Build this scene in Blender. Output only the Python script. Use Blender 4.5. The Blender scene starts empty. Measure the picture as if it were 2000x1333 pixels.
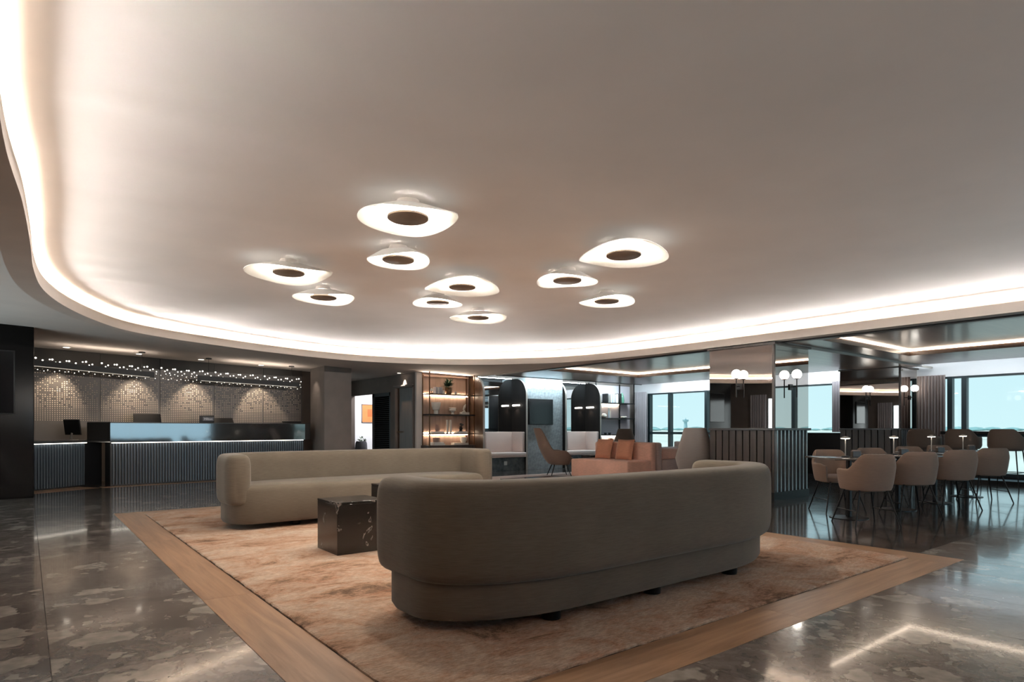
import bpy, bmesh, math, random
from mathutils import Vector, Matrix, Euler
from mathutils.geometry import tessellate_polygon

random.seed(7)
sc = bpy.context.scene
COL = sc.collection
PI = math.pi
CAMH, FPX, HOR = 1.08, 1213.0, 838.0
YAW = math.radians(38.0)
CA, SA = math.cos(YAW), math.sin(YAW)

# ------------------------------------------------------------------ camera, world, exposure
cam = bpy.data.cameras.new('camera')
cam.sensor_width = 36.0
cam.lens = FPX / 2000 * 36.0
cam.shift_y = (HOR - 666.5) / 2000.0
cam.clip_start, cam.clip_end = 0.05, 5000
co = bpy.data.objects.new('camera', cam)
COL.objects.link(co)
co.location = (0, 0, CAMH)
co.rotation_euler = (PI / 2, 0, -YAW)
sc.camera = co

sc.view_settings.view_transform = 'Standard'
sc.view_settings.look = 'None'
sc.view_settings.gamma = 1
sc.view_settings.use_curve_mapping = False
sc.view_settings.exposure = 0.50
try:
    sc.cycles.use_denoising = True
    sc.cycles.max_bounces = 10
    sc.cycles.diffuse_bounces = 5
    sc.cycles.glossy_bounces = 6
    sc.cycles.transparent_max_bounces = 12
    sc.cycles.sample_clamp_indirect = 6.0
    sc.cycles.caustics_reflective = False
    sc.cycles.caustics_refractive = False
except Exception:
    pass

world = bpy.data.worlds.new('sky')
sc.world = world
world.use_nodes = True
wn = world.node_tree
wn.nodes.clear()
w_out = wn.nodes.new('ShaderNodeOutputWorld')
w_bg = wn.nodes.new('ShaderNodeBackground')
w_ramp = wn.nodes.new('ShaderNodeValToRGB')
w_sep = wn.nodes.new('ShaderNodeSeparateXYZ')
w_tc = wn.nodes.new('ShaderNodeTexCoord')
wn.links.new(w_tc.outputs['Generated'], w_sep.inputs[0])
wn.links.new(w_sep.outputs['Z'], w_ramp.inputs[0])
w_ramp.color_ramp.elements[0].position = 0.0
w_ramp.color_ramp.elements[0].color = (0.62, 0.82, 0.86, 1)
w_ramp.color_ramp.elements[1].position = 0.6
w_ramp.color_ramp.elements[1].color = (0.40, 0.66, 0.84, 1)
wn.links.new(w_ramp.outputs[0], w_bg.inputs[0])
w_bg.inputs[1].default_value = 0.83
wn.links.new(w_bg.outputs[0], w_out.inputs[0])

WARM = (1.0, 0.84, 0.66)
COVE_E, LAMP_E, COFFER_E, SHELF_E, GLOBE_E = 26.0, 420.0, 13.0, 28.0, 10.0


FILL_COL = (1.0, 0.935, 0.885)
FILL_BEAMS = ((4.2, 5.0, 40), (0.55, 16.0, 110))      # watts per metre, elevation, spread


def area_light(name, loc, rot, sx, sy, energy, color, spread=180):
    l = bpy.data.lights.new(name, 'AREA')
    l.shape = 'RECTANGLE'
    l.size, l.size_y = sx, sy
    l.energy = energy
    l.color = color
    l.spread = math.radians(spread)
    o = bpy.data.objects.new(name, l)
    COL.objects.link(o)
    o.location = loc
    o.rotation_euler = rot
    return o


def spot(name, loc, target, energy, color, size=70, blend=0.6, r=0.03):
    l = bpy.data.lights.new(name, 'SPOT')
    l.energy = energy
    l.color = color
    l.spot_size = math.radians(size)
    l.spot_blend = blend
    l.shadow_soft_size = r
    o = bpy.data.objects.new(name, l)
    COL.objects.link(o)
    o.location = loc
    d = Vector(target) - Vector(loc)
    o.rotation_euler = d.to_track_quat('-Z', 'Y').to_euler()
    return o


def portal(loc, rot, sx, sy):
    o = area_light('window_portal', loc, rot, sx, sy, 1.0, (1, 1, 1))
    try:
        o.data.cycles.is_portal = True
    except Exception:
        pass


sun = bpy.data.lights.new('sun', 'SUN')
sun.energy = 2.2
sun.color = (1.0, 0.96, 0.9)
sun.angle = math.radians(8)
sun_o = bpy.data.objects.new('sun', sun)
COL.objects.link(sun_o)
sun_o.rotation_euler = Vector((0.42, -0.25, -0.87)).to_track_quat('-Z', 'Y').to_euler()

XG = 15.25      # window wall glass plane
portal((XG + 0.12, 9.5, 1.1), (0, math.radians(90), 0), 2.1, 6.4)
portal((XG + 0.12, 1.0, 1.1), (0, math.radians(90), 0), 2.1, 9.0)
# daylight entering through the glazed entrance behind the camera and the side window
area_light('entrance_daylight', (8.55, -3.5, 1.25), (math.radians(90), 0, 0), 5.7, 2.1, 68, (0.55, 0.84, 1.0))
area_light('side_window_daylight', (-3.1, 10.0, 1.2), (0, math.radians(-90), 0), 1.9, 3.6, 60, (0.80, 0.94, 1.0))


area_light('bulkhead_fill', (14.62, 8.8, 2.50), (0, math.radians(-60), 0), 0.06, 6.6, 45, (0.86, 0.96, 1.0))  # added fill on the white bulkhead, standing in for daylight
area_light('bulkhead_fill', (14.62, 1.0, 2.50), (0, math.radians(-60), 0), 0.06, 8.0, 22, (0.86, 0.96, 1.0))  # second added fill, along the dining windows
area_light('booth_fill', (11.9, 12.36, 2.50), (math.radians(32), 0, 0), 5.2, 0.06, 62, (0.74, 0.92, 1.0))  # added cool fill for booths and screen wall, no fixture there


# ------------------------------------------------------------------ materials
def newmat(name):
    m = bpy.data.materials.new(name)
    m.use_nodes = True
    nt = m.node_tree
    b = nt.nodes['Principled BSDF']
    return m, nt, b


def setin(b, key, v):
    if key in b.inputs:
        b.inputs[key].default_value = v


def plain(name, col, rough=0.6, metal=0.0, spec=0.5, noise=0.0, nscale=8.0, bump=0.0, bscale=60.0, emit=None, estr=0.0, sheen=0.0, coords='Object', stretch=(1, 1, 1)):
    m, nt, b = newmat(name)
    setin(b, 'Base Color', (*col, 1))
    setin(b, 'Roughness', rough)
    setin(b, 'Metallic', metal)
    setin(b, 'Specular IOR Level', spec)
    if sheen:
        setin(b, 'Sheen Weight', sheen)
        setin(b, 'Sheen Roughness', 0.5)
    if emit:
        setin(b, 'Emission Color', (*emit, 1))
        setin(b, 'Emission Strength', estr)
    if noise or bump:
        tc = nt.nodes.new('ShaderNodeTexCoord')
        mp = nt.nodes.new('ShaderNodeMapping')
        mp.inputs['Scale'].default_value = stretch
        nt.links.new(tc.outputs[coords], mp.inputs[0])
    if noise:
        n = nt.nodes.new('ShaderNodeTexNoise')
        n.inputs['Scale'].default_value = nscale
        n.inputs['Detail'].default_value = 5
        nt.links.new(mp.outputs[0], n.inputs['Vector'])
        r = nt.nodes.new('ShaderNodeValToRGB')
        r.color_ramp.elements[0].position = 0.3
        r.color_ramp.elements[1].position = 0.7
        r.color_ramp.elements[0].color = (*[c * (1 - noise) for c in col], 1)
        r.color_ramp.elements[1].color = (*[min(1, c * (1 + noise)) for c in col], 1)
        nt.links.new(n.outputs['Fac'], r.inputs[0])
        nt.links.new(r.outputs[0], b.inputs['Base Color'])
    if bump:
        n2 = nt.nodes.new('ShaderNodeTexNoise')
        n2.inputs['Scale'].default_value = bscale
        n2.inputs['Detail'].default_value = 3
        nt.links.new(mp.outputs[0], n2.inputs['Vector'])
        bp = nt.nodes.new('ShaderNodeBump')
        bp.inputs['Strength'].default_value = bump
        bp.inputs['Distance'].default_value = 0.01
        nt.links.new(n2.outputs['Fac'], bp.inputs['Height'])
        nt.links.new(bp.outputs[0], b.inputs['Normal'])
    return m


def emitter(name, col, strength):
    m, nt, b = newmat(name)
    setin(b, 'Base Color', (0.8, 0.8, 0.8, 1))
    setin(b, 'Emission Color', (*col, 1))
    setin(b, 'Emission Strength', strength)
    return m


def wood(name, c1, c2, rough=0.35, scale=1.0, axis='X', spec=0.5, coat=0.0, rnd=True):
    m, nt, b = newmat(name)
    tc = nt.nodes.new('ShaderNodeTexCoord')
    mp = nt.nodes.new('ShaderNodeMapping')
    s = {'X': (0.6, 9, 9), 'Y': (9, 0.6, 9), 'Z': (9, 9, 0.6)}[axis]
    mp.inputs['Scale'].default_value = tuple(k * scale for k in s)
    if rnd:
        oi = nt.nodes.new('ShaderNodeObjectInfo')
        mu = nt.nodes.new('ShaderNodeMath')
        mu.operation = 'MULTIPLY'
        mu.inputs[1].default_value = 37.0
        nt.links.new(oi.outputs['Random'], mu.inputs[0])
        ad = nt.nodes.new('ShaderNodeVectorMath')
        ad.operation = 'ADD'
        nt.links.new(tc.outputs['Object'], ad.inputs[0])
        nt.links.new(mu.outputs[0], ad.inputs[1])
        nt.links.new(ad.outputs[0], mp.inputs[0])
    else:
        nt.links.new(tc.outputs['Object'], mp.inputs[0])
    n = nt.nodes.new('ShaderNodeTexNoise')
    n.inputs['Scale'].default_value = 2.0
    n.inputs['Detail'].default_value = 7
    n.inputs['Roughness'].default_value = 0.62
    n.inputs['Distortion'].default_value = 0.5
    nt.links.new(mp.outputs[0], n.inputs['Vector'])
    r = nt.nodes.new('ShaderNodeValToRGB')
    r.color_ramp.elements[0].position = 0.32
    r.color_ramp.elements[1].position = 0.68
    r.color_ramp.elements[0].color = (*c1, 1)
    r.color_ramp.elements[1].color = (*c2, 1)
    nt.links.new(n.outputs['Fac'], r.inputs[0])
    nt.links.new(r.outputs[0], b.inputs['Base Color'])
    setin(b, 'Roughness', rough)
    setin(b, 'Specular IOR Level', spec)
    setin(b, 'Coat Weight', coat)
    setin(b, 'Coat Roughness', 0.1)
    bp = nt.nodes.new('ShaderNodeBump')
    bp.inputs['Strength'].default_value = 0.08
    bp.inputs['Distance'].default_value = 0.01
    nt.links.new(n.outputs['Fac'], bp.inputs['Height'])
    nt.links.new(bp.outputs[0], b.inputs['Normal'])
    return m


def marble_floor(name, dark, mid, light, frag=0.5, rough=0.13):
    m, nt, b = newmat(name)
    N, L = nt.nodes.new, nt.links.new
    tc = N('ShaderNodeTexCoord')
    oi = N('ShaderNodeObjectInfo')
    mu = N('ShaderNodeMath'); mu.operation = 'MULTIPLY'; mu.inputs[1].default_value = 61.0
    L(oi.outputs['Random'], mu.inputs[0])
    ad = N('ShaderNodeVectorMath'); ad.operation = 'ADD'
    L(tc.outputs['Object'], ad.inputs[0]); L(mu.outputs[0], ad.inputs[1])
    # warped coordinates
    nw = N('ShaderNodeTexNoise'); nw.inputs['Scale'].default_value = 5.5; nw.inputs['Detail'].default_value = 5
    L(ad.outputs[0], nw.inputs['Vector'])
    sb = N('ShaderNodeVectorMath'); sb.operation = 'SUBTRACT'; sb.inputs[1].default_value = (0.5, 0.5, 0.5)
    L(nw.outputs['Color'], sb.inputs[0])
    sc_ = N('ShaderNodeVectorMath'); sc_.operation = 'SCALE'; sc_.inputs['Scale'].default_value = 0.42
    L(sb.outputs[0], sc_.inputs[0])
    a2 = N('ShaderNodeVectorMath'); a2.operation = 'ADD'
    L(ad.outputs[0], a2.inputs[0]); L(sc_.outputs[0], a2.inputs[1])
    v = N('ShaderNodeTexVoronoi'); v.inputs['Scale'].default_value = 3.6
    L(a2.outputs[0], v.inputs['Vector'])
    v2 = N('ShaderNodeTexVoronoi'); v2.inputs['Scale'].default_value = 9.5
    L(a2.outputs[0], v2.inputs['Vector'])
    s1 = N('ShaderNodeSeparateColor'); L(v.outputs['Color'], s1.inputs[0])
    s2 = N('ShaderNodeSeparateColor'); L(v2.outputs['Color'], s2.inputs[0])
    # large fragments: only some cells, eaten from their edges by noise
    r1 = N('ShaderNodeValToRGB')
    r1.color_ramp.elements[0].position = 0.80 - 0.3 * frag; r1.color_ramp.elements[1].position = 0.82 - 0.3 * frag
    L(s1.outputs[0], r1.inputs[0])
    d1 = N('ShaderNodeValToRGB')
    d1.color_ramp.elements[0].position = 0.44; d1.color_ramp.elements[0].color = (1, 1, 1, 1)
    d1.color_ramp.elements[1].position = 0.50; d1.color_ramp.elements[1].color = (0, 0, 0, 1)
    L(v.outputs['Distance'], d1.inputs[0])
    m1 = N('ShaderNodeMath'); m1.operation = 'MULTIPLY'; L(r1.outputs[0], m1.inputs[0]); L(d1.outputs[0], m1.inputs[1])
    r2 = N('ShaderNodeValToRGB')
    r2.color_ramp.elements[0].position = 0.80; r2.color_ramp.elements[1].position = 0.84
    L(s2.outputs[0], r2.inputs[0])
    d2 = N('ShaderNodeValToRGB')
    d2.color_ramp.elements[0].position = 0.34; d2.color_ramp.elements[0].color = (1, 1, 1, 1)
    d2.color_ramp.elements[1].position = 0.42; d2.color_ramp.elements[1].color = (0, 0, 0, 1)
    L(v2.outputs['Distance'], d2.inputs[0])
    m2 = N('ShaderNodeMath'); m2.operation = 'MULTIPLY'; L(r2.outputs[0], m2.inputs[0]); L(d2.outputs[0], m2.inputs[1])
    # matrix
    nb = N('ShaderNodeTexNoise'); nb.inputs['Scale'].default_value = 7; nb.inputs['Detail'].default_value = 8; nb.inputs['Roughness'].default_value = 0.65
    nb.inputs['Distortion'].default_value = 0.9
    L(a2.outputs[0], nb.inputs['Vector'])
    rb = N('ShaderNodeValToRGB')
    rb.color_ramp.elements[0].position = 0.36; rb.color_ramp.elements[0].color = (*dark, 1)
    rb.color_ramp.elements[1].position = 0.66; rb.color_ramp.elements[1].color = (*mid, 1)
    L(nb.outputs['Fac'], rb.inputs[0])
    nf = N('ShaderNodeTexNoise'); nf.inputs['Scale'].default_value = 14; nf.inputs['Detail'].default_value = 6
    L(ad.outputs[0], nf.inputs['Vector'])
    rf = N('ShaderNodeValToRGB')
    rf.color_ramp.elements[0].position = 0.3; rf.color_ramp.elements[0].color = (*[c * 0.62 for c in light], 1)
    rf.color_ramp.elements[1].position = 0.7; rf.color_ramp.elements[1].color = (*light, 1)
    L(nf.outputs['Fac'], rf.inputs[0])
    mx = N('ShaderNodeMix'); mx.data_type = 'RGBA'
    L(m2.outputs[0], mx.inputs['Factor']); L(rb.outputs[0], mx.inputs['A'])
    mx.inputs['B'].default_value = (*[c * 0.75 for c in light], 1)
    mx2 = N('ShaderNodeMix'); mx2.data_type = 'RGBA'
    L(m1.outputs[0], mx2.inputs['Factor']); L(mx.outputs['Result'], mx2.inputs['A']); L(rf.outputs[0], mx2.inputs['B'])
    L(mx2.outputs['Result'], b.inputs['Base Color'])
    nr = N('ShaderNodeTexNoise'); nr.inputs['Scale'].default_value = 2.5; nr.inputs['Detail'].default_value = 4
    L(ad.outputs[0], nr.inputs['Vector'])
    rr = N('ShaderNodeMapRange'); rr.inputs['To Min'].default_value = rough * 0.7; rr.inputs['To Max'].default_value = rough * 1.5
    L(nr.outputs['Fac'], rr.inputs['Value']); L(rr.outputs[0], b.inputs['Roughness'])
    nbp = N('ShaderNodeTexNoise'); nbp.inputs['Scale'].default_value = 9; nbp.inputs['Detail'].default_value = 3
    L(ad.outputs[0], nbp.inputs['Vector'])
    bp = N('ShaderNodeBump'); bp.inputs['Strength'].default_value = 0.05; bp.inputs['Distance'].default_value = 0.02
    L(nbp.outputs['Fac'], bp.inputs['Height']); L(bp.outputs[0], b.inputs['Normal'])
    setin(b, 'Specular IOR Level', 0.6)
    setin(b, 'Coat Weight', 0.35)
    setin(b, 'Coat Roughness', 0.05)
    return m


def rug_mat(name):
    m, nt, b = newmat(name)
    N, L = nt.nodes.new, nt.links.new
    tc = N('ShaderNodeTexCoord')

    def noise(scale, stretch, detail=6, rough=0.6, dist=0.0):
        mp = N('ShaderNodeMapping'); mp.inputs['Scale'].default_value = stretch
        mp.inputs['Rotation'].default_value = (0, 0, math.radians(38))
        L(tc.outputs['Object'], mp.inputs[0])
        n = N('ShaderNodeTexNoise'); n.inputs['Scale'].default_value = scale; n.inputs['Detail'].default_value = detail
        n.inputs['Roughness'].default_value = rough; n.inputs['Distortion'].default_value = dist
        L(mp.outputs[0], n.inputs['Vector'])
        return n
    n1 = noise(1.7, (0.95, 1.45, 1), 11, 0.78, 0.5)
    r1 = N('ShaderNodeValToRGB')
    e = r1.color_ramp.elements
    e[0].position = 0.33; e[0].color = (0.13, 0.08, 0.055, 1)
    e[1].position = 0.68; e[1].color = (0.56, 0.44, 0.355, 1)
    for p, c in ((0.39, (0.24, 0.15, 0.10)), (0.44, (0.42, 0.255, 0.175)), (0.50, (0.48, 0.34, 0.255)), (0.58, (0.53, 0.41, 0.325))):
        k = e.new(p); k.color = (*c, 1)
    L(n1.outputs['Fac'], r1.inputs[0])
    n2 = noise(2.3, (0.8, 1.6, 1), 10, 0.78, 0.4)
    r2 = N('ShaderNodeValToRGB')
    r2.color_ramp.elements[0].position = 0.53; r2.color_ramp.elements[1].position = 0.80
    L(n2.outputs['Fac'], r2.inputs[0])
    mx = N('ShaderNodeMix'); mx.data_type = 'RGBA'
    L(r2.outputs[0], mx.inputs['Factor']); L(r1.outputs[0], mx.inputs['A']); mx.inputs['B'].default_value = (0.46, 0.215, 0.12, 1)
    n3 = noise(24, (0.9, 4.0, 1), 6, 0.85)
    r3 = N('ShaderNodeMapRange'); r3.inputs['From Min'].default_value = 0.3; r3.inputs['From Max'].default_value = 0.7
    r3.inputs['To Min'].default_value = 0.46; r3.inputs['To Max'].default_value = 1.3
    L(n3.outputs['Fac'], r3.inputs['Value'])
    ml = N('ShaderNodeVectorMath'); ml.operation = 'SCALE'
    L(mx.outputs['Result'], ml.inputs[0]); L(r3.outputs[0], ml.inputs['Scale'])
    L(ml.outputs[0], b.inputs['Base Color'])
    setin(b, 'Roughness', 0.95); setin(b, 'Specular IOR Level', 0.1)
    nb = noise(90, (1, 1, 1), 3)
    bp = N('ShaderNodeBump'); bp.inputs['Strength'].default_value = 0.5; bp.inputs['Distance'].default_value = 0.01
    L(nb.outputs['Fac'], bp.inputs['Height']); L(bp.outputs[0], b.inputs['Normal'])
    return m


def fabric(name, col, var=0.12, rough=0.95, horiz=True):
    m, nt, b = newmat(name)
    N, L = nt.nodes.new, nt.links.new
    tc = N('ShaderNodeTexCoord')
    mp = N('ShaderNodeMapping'); mp.inputs['Scale'].default_value = (6, 6, 90) if horiz else (60, 60, 60)
    L(tc.outputs['Object'], mp.inputs[0])
    n = N('ShaderNodeTexNoise'); n.inputs['Scale'].default_value = 2.2; n.inputs['Detail'].default_value = 4
    L(mp.outputs[0], n.inputs['Vector'])
    n0 = N('ShaderNodeTexNoise'); n0.inputs['Scale'].default_value = 2.0; n0.inputs['Detail'].default_value = 3
    L(tc.outputs['Object'], n0.inputs['Vector'])
    ad = N('ShaderNodeMath'); ad.operation = 'ADD'
    L(n.outputs['Fac'], ad.inputs[0]); L(n0.outputs['Fac'], ad.inputs[1])
    r = N('ShaderNodeMapRange'); r.inputs['From Min'].default_value = 0.7; r.inputs['From Max'].default_value = 1.3
    r.inputs['To Min'].default_value = 1 - var; r.inputs['To Max'].default_value = 1 + var
    L(ad.outputs[0], r.inputs['Value'])
    ml = N('ShaderNodeVectorMath'); ml.operation = 'SCALE'; ml.inputs[0].default_value = col
    L(r.outputs[0], ml.inputs['Scale']); L(ml.outputs[0], b.inputs['Base Color'])
    setin(b, 'Roughness', rough); setin(b, 'Specular IOR Level', 0.2)
    setin(b, 'Sheen Weight', 0.25); setin(b, 'Sheen Roughness', 0.4)
    nb = N('ShaderNodeTexNoise'); nb.inputs['Scale'].default_value = 220
    L(tc.outputs['Object'], nb.inputs['Vector'])
    bp = N('ShaderNodeBump'); bp.inputs['Strength'].default_value = 0.25; bp.inputs['Distance'].default_value = 0.004
    L(nb.outputs['Fac'], bp.inputs['Height']); L(bp.outputs[0], b.inputs['Normal'])
    return m


def glass_pane(name, tint, refl=0.08):
    m = bpy.data.materials.new(name)
    m.use_nodes = True
    nt = m.node_tree
    nt.nodes.clear()
    o = nt.nodes.new('ShaderNodeOutputMaterial')
    t = nt.nodes.new('ShaderNodeBsdfTransparent'); t.inputs[0].default_value = (*tint, 1)
    g = nt.nodes.new('ShaderNodeBsdfGlossy'); g.inputs['Roughness'].default_value = 0.01
    mx = nt.nodes.new('ShaderNodeMixShader')
    f = nt.nodes.new('ShaderNodeFresnel'); f.inputs[0].default_value = 1.16
    nt.links.new(f.outputs[0], mx.inputs[0])
    nt.links.new(t.outputs[0], mx.inputs[1]); nt.links.new(g.outputs[0], mx.inputs[2])
    nt.links.new(mx.outputs[0], o.inputs[0])
    return m


def black_marble(name):
    m, nt, b = newmat(name)
    N, L = nt.nodes.new, nt.links.new
    tc = N('ShaderNodeTexCoord')
    n = N('ShaderNodeTexNoise'); n.inputs['Scale'].default_value = 6; n.inputs['Detail'].default_value = 8; n.inputs['Distortion'].default_value = 1.4
    L(tc.outputs['Object'], n.inputs['Vector'])
    r = N('ShaderNodeValToRGB')
    e = r.color_ramp.elements
    e[0].position = 0.0; e[0].color = (0.012, 0.009, 0.008, 1)
    e[1].position = 1.0; e[1].color = (0.018, 0.013, 0.012, 1)
    for p, c in ((0.615, 0.014), (0.64, 0.26), (0.665, 0.016)):
        k = e.new(p); k.color = (c, c * 0.9, c * 0.85, 1)
    L(n.outputs['Fac'], r.inputs[0]); L(r.outputs[0], b.inputs['Base Color'])
    setin(b, 'Roughness', 0.16)
    return m


M = {
    'ceiling': plain('ceiling_paint', (0.86, 0.825, 0.80), 0.9, spec=0.2, noise=0.03, nscale=1.5, coords='Object'),
    'soffit': plain('soffit_paint', (0.72, 0.65, 0.60), 0.9, spec=0.2, noise=0.03, nscale=2),
    'fascia': plain('fascia_paint', (0.66, 0.60, 0.55), 0.9, spec=0.2, noise=0.04, nscale=3),
    'white': plain('white_paint', (0.78, 0.78, 0.80), 0.8, noise=0.02, nscale=2),
    'taupe': plain('taupe_plaster', (0.22, 0.185, 0.165), 0.8, noise=0.08, nscale=3),
    'doorwall': plain('brown_plaster', (0.17, 0.135, 0.115), 0.75, noise=0.08, nscale=3),
    'led': emitter('cove_led', WARM, COVE_E),
    'coffer_led': emitter('coffer_led', (1.0, 0.82, 0.64), COFFER_E),
    'shelf_led': emitter('shelf_led', (1.0, 0.80, 0.60), SHELF_E),
    'desk_led': emitter('desk_led', (1.0, 0.93, 0.80), 5.5),
    'lamp_em': emitter('lamp_diffuser_glow', (1.0, 0.92, 0.80), LAMP_E),
    'globe': emitter('opal_globe', (1.0, 0.93, 0.83), GLOBE_E),
    'downlight': emitter('downlight_glow', (1.0, 0.9, 0.75), 8.0),
    'pin': emitter('pin_light', (1.0, 0.94, 0.84), 2.2),
    'lampshade': plain('lampshade_white', (0.82, 0.80, 0.76), 0.5, noise=0.02, nscale=5),
    'lampdisc': plain('bronze_disc', (0.20, 0.15, 0.11), 0.45, noise=0.1, nscale=9),
    'canopy': plain('canopy_metal', (0.42, 0.38, 0.34), 0.4),
    'marble': marble_floor('breccia_marble', (0.100, 0.083, 0.073), (0.225, 0.188, 0.166), (0.42, 0.375, 0.33), 0.4, 0.13),
    'marble2': marble_floor('dark_marble', (0.040, 0.034, 0.031), (0.095, 0.080, 0.073), (0.17, 0.15, 0.135), 0.25, 0.12),
    'grout': plain('grout', (0.05, 0.045, 0.04), 0.8, noise=0.1, nscale=20),
    'oak': wood('oak_plank', (0.26, 0.145, 0.08), (0.45, 0.275, 0.165), 0.3, 1.0, 'X'),
    'rug': rug_mat('rug_pile'),
    'sofa': fabric('taupe_weave', (0.132, 0.111, 0.088), 0.16),
    'pink': fabric('salmon_weave', (0.80, 0.47, 0.36), 0.18),
    'pinkpale': fabric('pale_pink_weave', (0.50, 0.37, 0.33), 0.14),
    'rust': fabric('rust_weave', (0.55, 0.26, 0.165), 0.16),
    'blush': fabric('blush_leather', (0.70, 0.57, 0.52), 0.05, 0.6),
    'chair': fabric('mocha_fabric', (0.225, 0.155, 0.118), 0.08),
    'chairdark': fabric('umber_fabric', (0.16, 0.115, 0.09), 0.08),
    'grey': fabric('stone_fabric', (0.36, 0.32, 0.30), 0.08),
    'bmarble': black_marble('black_marble'),
    'metal': plain('black_metal', (0.015, 0.014, 0.014), 0.35, metal=0.6),
    'black': plain('black_lacquer', (0.006, 0.005, 0.005), 0.25, spec=0.2),
    'blackmatte': plain('black_matte', (0.010, 0.009, 0.009), 0.5),
    'screen': plain('dark_screen', (0.004, 0.004, 0.005), 0.12),
    'bronze': plain('bronze_metal', (0.16, 0.09, 0.05), 0.3, metal=0.9),
    'mirror': plain('bronze_mirror', (0.55, 0.50, 0.47), 0.015, metal=1.0),
    'mirror2': plain('grey_mirror', (0.66, 0.66, 0.66), 0.01, metal=1.0),
    'wood_ceil': wood('polished_wenge', (0.085, 0.055, 0.042), (0.15, 0.10, 0.078), 0.30, 0.5, 'X', spec=0.5, coat=0.12, rnd=False),
    'wood_dark': wood('dark_oak', (0.026, 0.017, 0.012), (0.058, 0.039, 0.030), 0.4, 1.0, 'Z'),
    'wood_fin': wood('walnut_veneer', (0.055, 0.030, 0.018), (0.11, 0.062, 0.038), 0.35, 0.8, 'Z', rnd=False),
    'fin_black': wood('ebony_veneer', (0.005, 0.004, 0.0035), (0.012, 0.009, 0.008), 0.6, 0.8, 'Z', spec=0.15, rnd=False),
    'shelfback': wood('shelf_back_panel', (0.30, 0.20, 0.15), (0.40, 0.27, 0.21), 0.5, 0.5, 'Z', rnd=False),
    'shelfback2': plain('shelf_back_pale', (0.62, 0.58, 0.62), 0.6, noise=0.04, nscale=2),
    'slat': plain('slat_lacquer', (0.15, 0.19, 0.23), 0.25, spec=0.8),
    'slat_lit': plain('lit_slat_metal', (0.50, 0.54, 0.56), 0.28, metal=0.6),  # window light on these slats put into a paler metal colour
    'slatback': plain('slat_backing', (0.012, 0.012, 0.014), 0.4),
    'ledge': plain('polished_slate', (0.030, 0.028, 0.028), 0.06, spec=1.0, noise=0.3, nscale=4, bump=0.02, bscale=5),
    'desktop': plain('counter_stone', (0.05, 0.046, 0.045), 0.3, noise=0.2, nscale=10),
    'panelgrey': plain('perforated_bronze', (0.105, 0.092, 0.083), 0.42, metal=0.2, noise=0.06, nscale=3),
    'dot': plain('stud_metal', (0.66, 0.54, 0.43), 0.3, metal=0.25),
    'dotdark': plain('perforation', (0.02, 0.017, 0.015), 0.5),
    'frame': plain('window_frame', (0.012, 0.028, 0.034), 0.4),
    'glass': glass_pane('clear_glass', (0.95, 0.99, 0.99)),
    'glassdark': glass_pane('dimming_glass', (0.22, 0.42, 0.52)),  # dark tint added to hold back daylight from behind the camera
    'curtain': plain('curtain_taupe', (0.30, 0.245, 0.23), 0.9, noise=0.06, nscale=3),
    'curtain2': plain('curtain_grey', (0.42, 0.39, 0.41), 0.9, noise=0.06, nscale=3),
    'tvwall': plain('blue_grey_tile', (0.36, 0.40, 0.42), 0.22, noise=0.25, nscale=14, bump=0.25, bscale=30),
    'plinth': plain('dark_glazed_tile', (0.10, 0.12, 0.13), 0.15, noise=0.4, nscale=9),
    'orange': plain('orange_print', (0.66, 0.22, 0.065), 0.6, noise=0.1, nscale=3),
    'orange2': plain('dark_orange_print', (0.50, 0.13, 0.035), 0.6),
    'potgrey': plain('grey_ceramic', (0.07, 0.07, 0.08), 0.5, noise=0.15, nscale=10),
    'ceramic': plain('white_ceramic', (0.74, 0.68, 0.60), 0.4, noise=0.04, nscale=8),
    'clay': plain('clay', (0.34, 0.21, 0.17), 0.6, noise=0.1, nscale=12),
    'book_grey': plain('book_grey', (0.38, 0.37, 0.40), 0.6),
    'book_white': plain('book_white', (0.72, 0.68, 0.63), 0.6),
    'book_brown': plain('book_brown', (0.24, 0.17, 0.14), 0.6),
    'book_blue': plain('book_blue', (0.38, 0.48, 0.60), 0.6),
    'leaf': plain('leaf_green', (0.030, 0.075, 0.030), 0.5, noise=0.3, nscale=12),
    'greenglass': plain('green_glaze', (0.10, 0.26, 0.18), 0.1),
    'brass': plain('brass', (0.75, 0.52, 0.25), 0.2, metal=1.0),
    'rug2': plain('pale_rug', (0.52, 0.43, 0.40), 0.95, noise=0.12, nscale=6, bump=0.3, bscale=80),
    'lawn': plain('lawn', (0.58, 0.60, 0.54), 0.95, noise=0.2, nscale=0.05),
    'hedge': plain('hazed_foliage', (0.22, 0.38, 0.38), 0.95, noise=0.25, nscale=0.2),  # distance haze mixed into the foliage colour
    'concrete': plain('hazed_concrete', (0.34, 0.50, 0.54), 0.9, noise=0.05, nscale=0.3),  # bluish haze put into the concrete colour
    'letter': plain('sign_lettering', (0.62, 0.62, 0.64), 0.5, emit=(0.7, 0.7, 0.72), estr=0.15),
    'signplate': plain('sign_plate', (0.10, 0.10, 0.115), 0.4),
    'plate': plain('outlet_plastic', (0.62, 0.66, 0.66), 0.4),
    'tabletop': plain('table_top', (0.10, 0.085, 0.075), 0.14, spec=0.7, noise=0.1, nscale=6),
}


setin(M['ledge'].node_tree.nodes['Principled BSDF'], 'IOR', 1.9)


# ------------------------------------------------------------------ mesh helpers
def P(u, v, z=0.0):
    """world x,y of the point at height z seen in direction (u, v)"""
    yc = FPX * (CAMH - z) / (v - HOR)
    return C2W((u - 1000) / FPX * yc, yc)


def C2W(xc, yc):
    return (CA * xc + SA * yc, -SA * xc + CA * yc)


def U(u, yc):
    return C2W((u - 1000) / FPX * yc, yc)


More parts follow.
